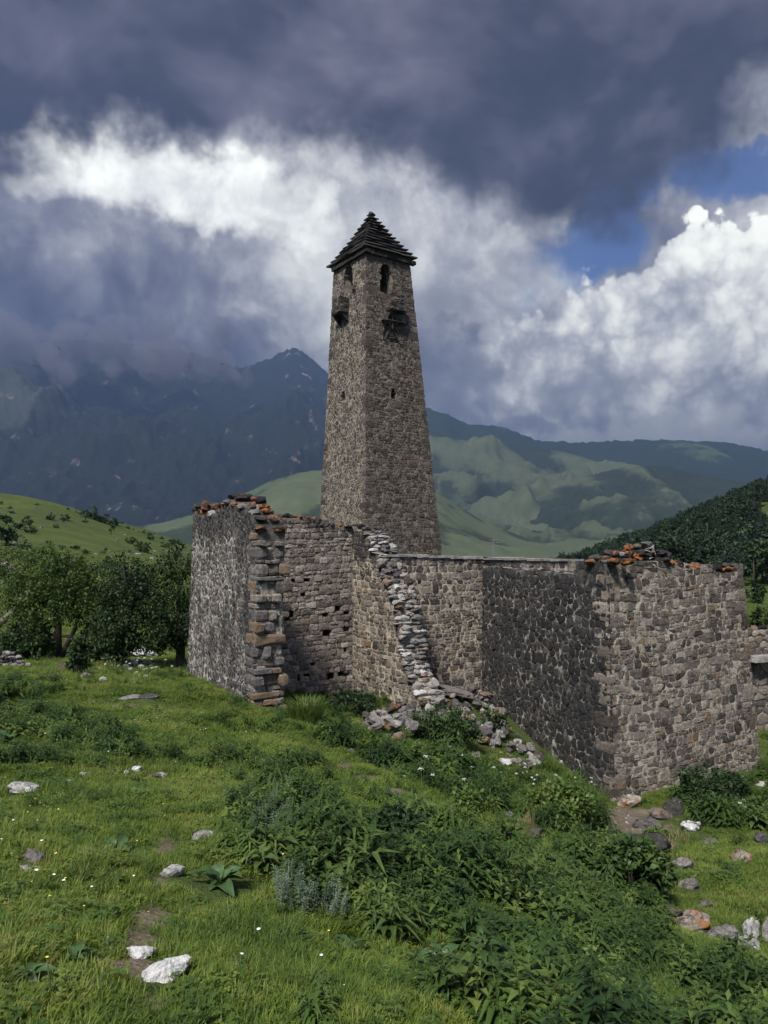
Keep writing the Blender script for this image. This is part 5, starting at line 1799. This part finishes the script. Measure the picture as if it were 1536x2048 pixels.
bush('grass_clump', 'spiky green clump in the shade of the open house interior', 612, 1446, 84, 58, 700, .016, M['tallgrass'], 35, spiky=True)
bush('bush', 'upright narrow-leaved bush beside the flat dark mossy block', 1268, 1806, 150, 128, 2600, .085, M['herb'], 36)
bush('bush', 'small cone-shaped bush among the rusty stones by the meadow edge', 155, 1350, 50, 84, 1500, .09, M['bush'], 37)
bush('bush', 'wide weedy bush below the black wall near its corner', 1125, 1655, 140, 90, 3400, .07, M['herb2'], 38)
bush('bush', 'pale green bush beside the dry grass on the slope', 935, 1640, 90, 62, 1900, .06, M['herb2'], 39)
bush('bush', 'bush in the field past the end of the front wall', 1530, 1250, 60, 60, 1100, .22, M['tree'], 40, d=46.0)
bush('bush', 'bushy thicket on the far field beyond the front wall end', 1508, 1205, 44, 44, 900, .3, M['bush'], 41, d=64.0)
bush('bush', 'low bush on the bank right of the large dark bush', 1515, 1640, 90, 46, 1700, .06, M['herb'], 42)
bush('bush', 'scrubby bush growing on the flat dark mossy block', 1318, 1690, 66, 36, 900, .05, M['herb2'], 43)
bush('grass_clump', 'arching clump of long grass in the middle of the weeds', 1010, 1790, 130, 90, 420, .014, M['tallgrass'], 44, spiky=True)
bush('bush', 'dark weedy bush at the lower end of the worn trail', 800, 1700, 150, 85, 2600, .05, M['herb'], 45)
bush('bush', 'rounded weed clump under the silvery wormwood', 620, 1640, 120, 70, 1900, .04, M['herb'], 46)

# small bushes and pale rocks dotted over the far hillside
rb = np.random.default_rng(91)


def low_bush_mesh(seed):
    r = np.random.default_rng(seed)
    lumps = [(Vector((0, 0, .42)), (.42, .42, .40))] + [(Vector((r.normal() * .35, r.normal() * .35, r.uniform(.2, .45))), (.26, .26, .24)) for _ in range(4)]
    return crown_leaves(lumps, 420, .16, r)


lows = [mesh_only('hillside_bush', *low_bush_mesh(500 + i), M['bush']) for i in range(5)]
big_spots = [(185, 1040, 3.6), (205, 1045, 3.0), (228, 1050, 2.2), (170, 1032, 2.0), (133, 1042, 2.2), (102, 1040, 1.8), (52, 1050, 1.8), (40, 1060, 1.6), (8, 1050, 2.6), (55, 1066, 1.4), (8, 1090, 3.0), (25, 1078, 1.6), (290, 1105, 2.2), (275, 1095, 1.8), (262, 1088, 1.7), (328, 1095, 1.6), (345, 1090, 1.5), (355, 1088, 1.5), (245, 1142, 1.3), (227, 1138, 1.2), (272, 1128, 1.2), (52, 1100, 1.4), (65, 1066, 1.3), (225, 1060, 1.3), (300, 1080, 1.5)]
for i in range(70):
    big_spots.append((rb.uniform(0, 365), rb.uniform(1000, 1150), rb.uniform(0.4, 1.1)))
for (px, py, s) in big_spots:
    crest = np.interp(px, [0, 130, 200, 330, 390], [993, 1010, 1032, 1072, 1092])
    if py < crest + 6: py = crest + 8
    b = hit(px, py, 30)
    if b.y > 230: continue
    o = bpy.data.objects.new('hillside_bush', lows[int(rb.integers(5))]); link(o)
    o.location = b; o.scale = (s * rb.uniform(.8, 1.4), s, s * rb.uniform(.7, 1.1)); o.rotation_euler = (0, 0, rb.uniform(0, 6.28))
    tag(o, 'small dark bush dotted on the far grassy hillside', 'bush', 'bushes on the far hillside')
for i in range(46):
    cpx, cpy = [(230, 1080), (85, 1025), (290, 1115), (190, 1110), (60, 1100), (330, 1090)][int(rb.integers(6))]
    px, py = cpx + rb.normal() * 32, cpy + rb.normal() * 13
    crest = np.interp(px, [0, 130, 200, 330, 390], [993, 1010, 1032, 1072, 1092])
    if py < crest + 6 or px > 365: continue
    b = hit(px, py, 30)
    if b.y > 230: continue
    s = rb.uniform(.25, .75)
    o = rock('hillside_rock', b, (s * 1.4, s, s * .7), (rb.normal() * .2, rb.normal() * .2, rb.uniform(0, 6)), M['rubble'])
    tag(o, 'pale rock lying on the far grassy hillside', 'rock', 'rocks on the far hillside')


# ------------------------------------------------------------------ wood on the right-hand slope
def far_tree(seed, conifer):
    r = np.random.default_rng(seed); V, Fc = [], []
    tube(V, Fc, [Vector((0, 0, -.3)), Vector((0, 0, .4)), Vector((.03, 0, .8))], [.035, .03, .01], 5)
    nt = len(Fc)
    if conifer:
        for k in range(330):
            t = r.random() ** 0.8
            z = .12 + .88 * t; R_ = .26 * (1 - t) ** .8 + .015
            a = r.uniform(0, 6.28); q = R_ * r.uniform(.45, 1.1)
            p = Vector((q * math.cos(a), q * math.sin(a), z))
            leaf_card(V, Fc, p, Vector((math.cos(a), math.sin(a), -.35)), UP, .13, .075, .2, .1)
    else:
        lumps = [(Vector((0, 0, .62)), (.28, .28, .34))] + [(Vector((r.normal() * .16, r.normal() * .16, r.uniform(.4, .8))), (.17, .17, .17)) for _ in range(5)]
        v2, f2 = crown_leaves(lumps, 520, .10, r)
        b = len(V); V += v2; Fc += [tuple(i + b for i in f) for f in f2]
    me = mesh_only('wood_tree', V, Fc, [M['bark'], M['pine'] if conifer else M['wood']])
    mi = np.ones(len(Fc), np.int32); mi[:nt] = 0; me.polygons.foreach_set('material_index', mi)
    return me


ft = [far_tree(700 + i, i % 3 == 0) for i in range(9)]
n = 30000
x = rb.uniform(40, 330, n); y = rb.uniform(95, 420, n); z = zg(x, y); px, py = proj(x, y, z)
crest = np.interp(px, [1100, 1180, 1300, 1400, 1480, 1536, 1700, 1900], [1112, 1108, 1080, 1035, 1000, 978, 920, 880])
foot = np.interp(px, [1100, 1200, 1300, 1400, 1500, 1700], [1112, 1135, 1150, 1160, 1172, 1180])
dens = np.where((py > crest - 4) & (py < foot) & (px > 1165) & (px < 1800), 1.0, 0)
clear = soft_spots(px, py, [(1370, 1085, 45, 12, 1), (1300, 1105, 40, 8, .8), (1500, 1062, 40, 8, .7)])
k = (rb.random(n) < dens * np.clip(1 - clear * 1.6, 0.03, 1) * 0.42)
pts = np.stack([x, y, z], -1)[k]
scl = rb.uniform(3.2, 7.2, k.sum()) * np.where(fbm(pts[:, 0] / 30, pts[:, 1] / 30, 2) > 0, 1.0, .75)
print('wood trees', k.sum())
scatter('hillside_wood', ft, pts, scl, rb, 0.04)
# the dark group that stands clear of the wood, and the trees along its edge
pn = [mesh_only('pine_tree', *(lambda r: crown_leaves([(Vector((0, 0, .55)), (.34, .34, .36)), (Vector((.2, 0, .6)), (.22, .22, .24)), (Vector((-.2, .1, .5)), (.22, .22, .24))], 900, .08, r))(np.random.default_rng(810 + i)), M['pine']) for i in range(3)]
for i, (px, py, h) in enumerate(((1106, 1112, 26), (1118, 1112, 30), (1130, 1113, 34), (1142, 1113, 30), (1155, 1114, 30), (1166, 1114, 26), (1173, 1114, 22))):
    d = 230.0 + 6 * (i % 3); b = P3(px, py, d); b.z = min(b.z, zg1(b.x, b.y) + .5)
    s = h * d / F
    t = empty('pine_tree', b); tag(t, 'dark round-topped pine in the group standing clear of the wood', 'tree', 'pines clear of the wood')
    V, Fc = [], []; tube(V, Fc, [b - UP * .5, b + UP * s * .3, b + UP * s * .6], [.28, .22, .1], 6)
    mesh_obj('trunk', V, Fc, M['bark'], t)
    c = bpy.data.objects.new('crown', pn[i % 3]); link(c, t); c.location = b; c.scale = (s, s, s); c.rotation_euler = (0, 0, i * 1.3)

# power pylon in the valley
pyl = empty('lattice_pylon', P3(987, 1112, 420)); tag(pyl, 'small lattice power pylon far off in the valley', 'pylon')
b = P3(987, 1112, 420); H_ = 34 * 420 / F
V, Fc = [], []
def bar(p, q, r): tube(V, Fc, [p, q], [r, r], 4)
for sx in (-1, 1):
    for sy in (-1, 1):
        bar(b + Vector((sx * 1.2, sy * 1.2, -14)), b + Vector((sx * .25, sy * .25, H_)), .11)
for k in range(8):
    z0, z1 = H_ * k / 8, H_ * (k + 1) / 8; w0, w1 = 1.1 - .85 * k / 8, 1.1 - .85 * (k + 1) / 8
    bar(b + Vector((-w0, -w0, z0)), b + Vector((w1, -w1, z1)), .06); bar(b + Vector((w0, -w0, z0)), b + Vector((-w1, -w1, z1)), .06)
mesh_obj('mast', V, Fc, M['steel'], pyl)
for z in (.62, .78, .93):
    V, Fc = [], []
    L_ = 2.6 if z != .78 else 3.4
    bar(b + Vector((-L_, 0, H_ * z)), b + Vector((L_, 0, H_ * z)), .11)
    for s in (-1, 1): bar(b + Vector((s * L_, 0, H_ * z)), b + Vector((0, 0, H_ * (z + .05))), .07)
    mesh_obj('crossarm', V, Fc, M['steel'], pyl)

# ------------------------------------------------------------------ stones on the ground
rr = np.random.default_rng(55)
ROCKLIST = [
    (40, 1590, 62, 22, 'pale_rock', 'flat white rock lying alone in the lawn below the left weeds'),
    (325, 1966, 88, 30, 'pale_rock', 'large white jagged rock at the foot of the trodden path'),
    (277, 1918, 56, 15, 'pale_rock', 'narrow white rock across the trodden path'),
    (342, 1756, 42, 26, 'pale_rock', 'white rock tucked beside the big dock plant'),
    (400, 1680, 42, 18, 'grey_rock', 'rounded grey rock just above the big dock plant'),
    (58, 1722, 52, 22, 'grey_rock', 'dark streaked grey rock in the daisy patch'),
    (50, 1748, 30, 12, 'rubble', 'small buff stone in front of the streaked grey rock'),
    (272, 1542, 18, 11, 'pale_rock', 'small white stone high on the lawn above the path'),
    (317, 1557, 26, 11, 'grey_rock', 'small grey stone on the lawn above the path'),
    (130, 1570, 24, 8, 'pale_rock', 'low white stone on the lawn right of the flat white rock'),
    (165, 1553, 18, 6, 'pale_rock', 'sliver of white stone at the lower edge of the left weeds'),
    (214, 1895, 15, 22, 'pale_rock', 'upright white stone left of the trodden path'),
    (156, 1712, 16, 9, 'grey_rock', 'small grey stone in the lawn left of the dark dock plant'),
    (32, 1534, 14, 6, 'pale_rock', 'tiny white stone above the flat white rock'),
    (252, 1550, 14, 5, 'pale_rock', 'tiny pale stone near the trodden bend of the lawn'),
    (1000, 1690, 62, 38, 'rust_rock', 'rusty brown broken rock in the weeds of the slope'),
    (968, 1680, 34, 18, 'rust_rock', 'low rusty rock touching the broken brown rock'),
    (900, 1638, 20, 28, 'rust_rock', 'upright orange-topped stone at the end of the worn trail'),
    (1072, 1680, 32, 26, 'dark_rock', 'dark grey boulder beside the dry grass'),
    (1014, 1634, 26, 10, 'rubble', 'pale stone half sunk above the dry grass'),
    (1155, 1694, 28, 11, 'pale_rock', 'white stone at the edge of the bare scree'),
    (1128, 1660, 24, 22, 'grey_rock', 'grey upright stone below the weedy bush'),
    (1138, 1752, 32, 20, 'dark_rock', 'dark rock with a pale edge left of the narrow-leaved bush'),
    (1192, 1775, 38, 20, 'grey_rock', 'flat grey rock beside the narrow-leaved bush'),
    (1165, 1802, 30, 12, 'grey_rock', 'low grey stone below the flat grey rock'),
    (1145, 1872, 48, 32, 'grey_rock', 'pale grey pointed rock rising from the foreground weeds'),
    (1300, 1712, 104, 40, 'dark_rock', 'flat dark mossy block at the edge of the scree'),
    (1368, 1740, 42, 22, 'grey_rock', 'rounded grey rock right of the dark mossy block'),
    (1382, 1780, 44, 18, 'grey_rock', 'long grey rock on the slope below the rounded grey rock'),
    (1322, 1800, 28, 28, 'dark_rock', 'dark upright rock right of the narrow-leaved bush'),
    (1345, 1838, 50, 24, 'rust_rock', 'rusty rock at the upper end of the stone row'),
    (1388, 1862, 74, 28, 'rust_rock', 'long rusty rock in the middle of the stone row'),
    (1455, 1884, 58, 32, 'grey_rock', 'round light grey boulder in the stone row'),
    (1497, 1900, 52, 26, 'pale_rock', 'white angular rock at the lower end of the stone row'),
    (1412, 1816, 32, 12, 'grey_rock', 'low dark stone in the turf above the stone row'),
    (1487, 1726, 42, 22, 'rust_rock', 'brown rock with an ochre cap on the right bank'),
    (1526, 1688, 30, 22, 'grey_rock', 'grey rock on the right bank above the ochre-capped rock'),
    (1508, 1880, 34, 44, 'pale_rock', 'tall black and white spotted rock behind the white angular rock'),
    (1545, 1885, 30, 60, 'rubble', 'tall buff rock at the end of the stone row'),
    (1264, 1618, 46, 30, 'rust_rock', 'orange foundation boulder under the near corner of the house'),
    (1325, 1640, 46, 24, 'rust_rock', 'orange boulder at the foot of the front wall'),
    (1352, 1632, 38, 36, 'dark_rock', 'dark boulder between the front wall and the large bush'),
    (1388, 1662, 44, 20, 'pale_rock', 'black and white spotted rock below the large bush'),
    (1300, 1660, 56, 18, 'dark_rock', 'flat dark stone on the scree below the orange boulder'),
    (1422, 1690, 30, 11, 'grey_rock', 'flat pale grey stone right of the scree'),
    (1524, 1575, 20, 10, 'pale_rock', 'small white stone beside the end of the front wall'),
    (1505, 1630, 30, 8, 'rubble', 'thin buff slab on the right bank'),
    (700, 1508, 22, 9, 'rubble', 'small stone in the grass above the worn trail'),
    (450, 1378, 34, 18, 'grey_rock', 'grey rock at the foot of the broken wall end'),
    (470, 1392, 24, 12, 'rust_rock', 'rusty stone at the foot of the broken wall end'),
    (515, 1380, 20, 10, 'rubble', 'small buff stone leaning on the broken wall end'),
    (126, 1342, 24, 22, 'rust_rock', 'rusty red rock left of the small cone-shaped bush'),
    (168, 1356, 20, 13, 'rust_rock', 'low rusty red rock right of the small cone-shaped bush'),
    (203, 1364, 18, 11, 'pale_rock', 'white rock among the umbel flowers by the meadow edge'),
    (286, 1313, 62, 16, 'pale_rock', 'long pale slab lying under the leaning tree'),
    (288, 1398, 46, 6, 'rubble', 'flat stone set in the bare patch of the lawn'),
    (255, 1400, 40, 6, 'rubble', 'flat pale stone left in the bare patch of the lawn'),
]
for i, (px, py, w, h, mt, lab) in enumerate(ROCKLIST):
    b = hit(px, py); k = b.y / F
    W, H_ = w * k * 0.98, max(h * k, .04)
    o = rock('field_rock', b + Vector((0, W * .3, H_ * .2)), (W * 1.12, W * rr.uniform(.7, 1.0), H_ * 1.25), (rr.normal() * .12, rr.normal() * .12, rr.uniform(-.5, .5) + (3.14 if i % 2 else 0)), M[mt], None, BOULD, i)
    tag(o, lab, 'rock')
    KEEP.append((b.x, b.y + W * .1, W * .55)); KEEP.append((b.x, b.y - W * .75, W * .5))

# rubble fallen below the stepped wall and along the black wall
cnt = 0
while cnt < 295:
    px, py = rr.uniform(700, 1090), rr.uniform(1370, 1550)
    if not in_poly(np.array([px]), np.array([py]), RUB)[0]: continue
    b = hit(px, py)
    s = float(np.clip(rr.lognormal(-1.75, .42), .08, .42))
    o = rock('rubble_stone', b + Vector((0, 0, s * rr.uniform(.15, .9))), (s * rr.uniform(1., 1.6), s * rr.uniform(.8, 1.2), s * rr.uniform(.55, .9)), tuple(rr.uniform(-.5, .5, 2)) + (rr.uniform(0, 6.28),),
             M['rubble'] if rr.random() < .6 else (M['grey_rock'] if rr.random() < .7 else M['rust_rock']))
    tag(o, 'fallen wall stone in the rubble heap between the stepped wall and black side wall', 'stone', 'rubble heap stones')
    cnt += 1
for (px, py, w, h, mt, lab) in ((998, 1482, 26, 22, 'pale_rock', 'whitish boulder at the top right of the rubble beside the black wall'), (1035, 1492, 20, 12, 'pale_rock', 'bright white stone lying against the black wall'), (1010, 1532, 28, 13, 'pale_rock', 'white rounded stone at the lower rim of the rubble'),
                                (1070, 1518, 18, 16, 'rubble', 'tan upright stone against the black wall'), (1124, 1530, 9, 8, 'pale_rock', 'tiny white stone at the foot of the black wall'), (800, 1490, 30, 26, 'rust_rock', 'rusty boulder at the lower left rim of the rubble'),
                                (828, 1420, 40, 14, 'pale_rock', 'long white stone below the stepped wall end'), (948, 1520, 26, 14, 'grey_rock', 'grey stone half hidden below the rubble bush')):
    b = hit(px, py); k = b.y / F; W, H_ = w * k, h * k
    o = rock('rubble_boulder', b + Vector((0, W * .3, H_ * .3)), (W * 1.15, W * .9, H_ * 1.3), (rr.normal() * .2, rr.normal() * .2, rr.uniform(0, 6)), M[mt], None, BOULD)
    tag(o, lab, 'stone')
# tilted grey slab on the rubble
b = hit(915, 1402); e1 = Vector((.93, .25, -.27)); e2 = Vector((-.3, .93, .1)); c = P3(912, 1384, b.y) + UP * .02
vs = []
for sz in (-1, 1):
    for q in range(10):
        a = 6.283 * q / 10; ra = rr.uniform(.85, 1.1)
        vs.append(c + e1 * math.cos(a) * .48 * ra + e2 * math.sin(a) * .36 * ra + UP * sz * .035)
o = mesh_obj('stone_slab', vs, [tuple(range(10))[::-1], tuple(range(10, 20))] + [(q, (q + 1) % 10, (q + 1) % 10 + 10, q + 10) for q in range(10)], M['rubble'])
tag(o, 'smooth tilted grey slab lying on the rubble below the pale rear wall', 'slab')

# low dry-stone row at the left, pile under the leaning tree
def pile(name, label, cat, group, pts, szr, mt):
    for (px, py, s) in pts:
        b = hit(px, py); k = b.y / F
        o = rock(name, P3(px, py, b.y) + UP * s * k * .2, (s * k * 1.3, s * k, s * k * .75), (rr.normal() * .25, rr.normal() * .25, rr.uniform(0, 6)), M[mt])
        tag(o, label, cat, group)


pile('wall_stone', 'pale stone in the collapsed dry stone row by the dead trunk', 'stone', 'collapsed dry stone row', [(rr.uniform(-20, 58), 1333 - rr.uniform(0, 1) * 0, 13 + rr.uniform(-3, 4)) for _ in range(10)], 1, 'rubble')
bw = hit(25, 1334)
for row in range(4):
    for q in range(9 - row):
        px = -20 + q * 9.5 + row * 3 + rr.normal() * 2
        if px > 58 - row * 8: continue
        s = 13 * bw.y / F
        o = rock('wall_stone', P3(px, 1330 - row * 8, bw.y + .1 + rr.normal() * .06), (s * rr.uniform(1, 1.5), s, s * .72), (rr.normal() * .2, rr.normal() * .2, rr.uniform(0, 6)), M['rubble'])
        tag(o, 'pale stone in the collapsed dry stone row by the dead trunk', 'stone', 'collapsed dry stone row')
pile('pile_stone', 'pale grey stone of the low pile in the grass under the leaning tree', 'stone', 'stone pile under the leaning tree', [(253, 1336, 14), (266, 1330, 18), (275, 1326, 16), (283, 1336, 13), (295, 1330, 17), (305, 1334, 15), (312, 1338, 12), (290, 1342, 12), (272, 1350, 12), (291, 1356, 12), (262, 1340, 11), (303, 1340, 11)], 1, 'pale_rock')
for i in range(34):
    px, py = rr.uniform(-30, 46), rr.uniform(1126, 1150)
    if py < 1126 + (px - 5) * .35: continue
    s = rr.uniform(.3, .7)
    o = rock('ruin_stone', P3(px, py, 52.0 + rr.normal() * .4), (s * 1.5, s, s * .8), tuple(rr.normal(size=2) * .2) + (rr.uniform(0, 6),), M['rust_rock'] if i % 3 == 0 else M['rubble'])
    tag(o, 'stone in the tumbled ruin above the apple tree', 'stone', 'tumbled ruin stones')

# ------------------------------------------------------------------ broad-leaved docks
def dock_leaf_mesh(seed, L=1.0):
    r = np.random.default_rng(seed); V, Fc = [], []
    n = 9
    curl = r.uniform(.5, .95); wav = r.uniform(.02, .05)
    for i in range(n + 1):
        t = i / n
        w = .27 * math.sin(math.pi * min(1, t * .95 + .02)) ** .8 * (1 - .45 * t) if t > .2 else .014
        x = t * L; z = curl * (t * .9 - 1.25 * t * t)
        for s in (-1, -.5, 0, .5, 1):
            V.append(Vector((x, s * w, z + abs(s) * w * .35 + wav * math.sin(t * 17 + s * 2) * abs(s))))
    for i in range(n):
        for j in range(4):
            a = i * 5 + j; Fc.append((a, a + 5, a + 6, a + 1))
    return mesh_only('dock_leaf', V, Fc, M['dock'])


DL = [dock_leaf_mesh(900 + i) for i in range(5)]
for (px, py, s, nl, lab) in ((440, 1775, .30, 14, 'big broad-leaved dock plant beside the white rock on the path'), (236, 1700, .24, 9, 'dark dock plant left of the path under the lawn'), (15, 1490, .42, 10, 'dock plant with a shining leaf in the left weeds'),
                             (880, 1930, .26, 8, 'dock plant low in the foreground weeds'), (60, 1960, .16, 10, 'pale dock seedling in the near grass left of the path'), (150, 1925, .13, 8, 'small dock rosette beside the upright white stone'),
                             (1015, 1860, .24, 8, 'dock plant left of the pale pointed rock'), (500, 1690, .22, 9, 'dock plant behind the big broad-leaved one'), (700, 1900, .20, 8, 'dock plant at the lower rim of the silvery wormwood'), (60, 1415, .4, 8, 'dock plant on the crest of the left weeds')):
    b = hit(px, py)
    KEEP.append((b.x, b.y, s * .8))
    t = empty('dock_plant', b); tag(t, lab, 'plant')
    a0 = rr.uniform(0, 6.28)
    for q in range(nl):
        o = bpy.data.objects.new('leaf', DL[int(rr.integers(5))]); link(o, t)
        o.location = b + UP * .01
        k = s * .55 * rr.uniform(.5, 1.2); o.scale = (k, k, k)
        o.rotation_euler = (rr.normal() * .25, -rr.uniform(.05, .75), a0 + q * 2.4 + rr.normal() * .2)

grow()

# scattered pebbles and chips on the scree and lawn
n = 5000
x, y, z, px, py = sample(n, 2.0, 17.0, rr)
k = rr.random(len(x)) < soft_spots(px, py, [(1240, 1650, 70, 30, .9), (1220, 1700, 60, 20, .6), (280, 1860, 60, 70, .35), (820, 1600, 80, 14, .4), (1050, 1545, 50, 16, .6), (250, 1400, 70, 8, .6), (960, 1490, 60, 30, .5), (1200, 1770, 80, 30, .2)]) + .006
peb = []
for i in range(4):
    c = ROCKS[i].copy(); c.materials.clear(); c.materials.append(M['rubble']); peb.append(c)
scatter('pebbles', peb, np.stack([x, y, z + .004], -1)[k], rr.uniform(.02, .075, k.sum()), rr, .5)

# leaning dead trunk
b = hit(-25, 1290); d = b.y
t = empty('dead_trunk', P3(-20, 1275, d)); tag(t, 'bare broken trunk leaning over the collapsed dry stone row', 'trunk')
V, Fc = [], []
tube(V, Fc, [P3(-60, 1300, d), P3(-15, 1258, d), P3(8, 1240, d), P3(28, 1222, d), P3(36, 1205, d), P3(40, 1192, d)], [.20, .17, .14, .12, .13, .10], 8)
mesh_obj('trunk', V, Fc, M['deadwood'], t, True)
for (a, c, e, f, g_) in ((40, 1196, 54, 1186, .07), (40, 1200, 60, 1204, .06), (28, 1222, 18, 1200, .03), (8, 1240, 30, 1246, .03)):
    V, Fc = [], []; tube(V, Fc, [P3(a, c, d), P3((a + e) / 2, (c + f) / 2 - 3, d - .05), P3(e, f, d)], [g_, g_ * .85, g_ * .6], 6); mesh_obj('broken_branch', V, Fc, M['deadwood'], t, True)

# wall behind the right house, cut by the frame
w3 = Wall(P3(1496, 1500, 21.5), P3(1700, 1500, 23.0), P3(1700, 1262, 23.0), P3(1496, 1262, 21.5), .6, (0, 1, 0))
w3.BL.z = -4.2
yw = empty('yard_wall', (P3(1560, 1400, 22).x, 22, -3.5)); tag(yw, 'low stone yard wall with a projecting ledge past the end of the front wall', 'wall')
w3 = Wall(at(P3(1496, 1500, 21.5), -4.6), at(P3(1700, 1500, 23), -4.6), at(P3(1700, 1262, 23), P3(1500, 1264, 21.5).z), at(P3(1496, 1262, 21.5), P3(1500, 1264, 21.5).z), .6, (0, 1, 0))
cw = core_mesh(w3, 'wall_core', M['mo_dark'], yw, None, (), .15, (True, True))
lay_stones([(wall_stones(w3, M['st_light'], .2, 1.5, rr, .014, .018, .01, .18), cw)], yw, 300)
zl = P3(1500, 1316, 21.5).z
vs = box_pts(w3.P(1.6, zl, -.12), w3.e, w3.n, UP, 3.4, .5, .16, .01); mesh_obj('ledge', vs, BOXF, M['capslab'], yw)
cap_row(w3, yw, lambda u: w3.z1 - .03, 0, w3.L, .28, [M['capd'], M['rust_rock']], rr, 1)


# ------------------------------------------------------------------ cloud lying on the mountain
def build_cloud():
    rng = np.random.default_rng(404)
    bm = bmesh.new()
    pts = []
    for px in np.arange(-330, 500, 42):
        base = np.interp(px, [-330, 0, 120, 260, 400, 480, 560], [722, 726, 714, 720, 732, 738, 745])
        for k in range(2):
            y = base - 8 - k * 38 + rng.normal() * 18
            r = 40 + rng.uniform(-16, 22) - k * 6
            if px > 380: r *= .65
            if px > 430 and k > 0: continue
            pts.append((px + rng.normal() * 20, y, 4250 + rng.normal() * 170 + k * 40, r))
    for k in range(16):      # trailing wisps
        px = rng.uniform(-100, 500)
        pts.append((px, np.interp(px, [0, 260, 500], [735, 730, 735]) + rng.normal() * 14, 4000 + rng.normal() * 80, rng.uniform(16, 30)))
    for (px, py, d, r) in pts:
        c = P3(px, py, d); R_ = r * d / F
        m = Matrix.Translation(c) @ Matrix.Diagonal((R_ * 1.15, R_, R_ * .85, 1))
        bmesh.ops.create_icosphere(bm, subdivisions=2, radius=1.0, matrix=m)
    me = bpy.data.meshes.new('cloud'); bm.to_mesh(me); bm.free()
    m, g = new_mat('grey_cloud')
    v = g.node('ShaderNodeVolumePrincipled', {'Color': (0.34, 0.34, 0.41), 'Density': 0.0048, 'Anisotropy': 0.0})
    o = g.node('ShaderNodeOutputMaterial'); g.L.new(v.outputs[0], o.inputs['Volume'])
    me.materials.append(m)
    ob = bpy.data.objects.new('cloud', me); link(ob)
    md = ob.modifiers.new('union', 'REMESH'); md.mode = 'VOXEL'; md.voxel_size = 18.0; md.use_smooth_shade = True
    for size, st in ((210.0, 190.0), (80.0, 90.0), (35.0, 40.0)):
        t = bpy.data.textures.new('cloud_relief', 'CLOUDS'); t.noise_scale = size; t.noise_depth = 3
        d = ob.modifiers.new('relief', 'DISPLACE'); d.texture = t; d.strength = st; d.mid_level = 0.5; d.texture_coords = 'GLOBAL'
    tag(ob, kind='stuff')


build_cloud()

# ------------------------------------------------------------------ haze
def build_haze():
    m, g = new_mat('mountain_air')
    v = g.node('ShaderNodeVolumePrincipled', {'Color': (0.30, 0.46, 0.92), 'Density': 0.000165, 'Anisotropy': 0.5})
    o = g.node('ShaderNodeOutputMaterial'); g.L.new(v.outputs[0], o.inputs['Volume'])
    x0, x1, y0, y1, z0, z1 = -16500, 16500, -16500, 16500, -160, 1560
    vs = [(x0, y0, z0), (x1, y0, z0), (x1, y1, z0), (x0, y1, z0), (x0, y0, z1), (x1, y0, z1), (x1, y1, z1), (x0, y1, z1)]
    ob = mesh_obj('haze', vs, [(0, 3, 2, 1), (4, 5, 6, 7), (0, 1, 5, 4), (1, 2, 6, 5), (2, 3, 7, 6), (3, 0, 4, 7)], m)
    tag(ob, kind='stuff')


build_haze()
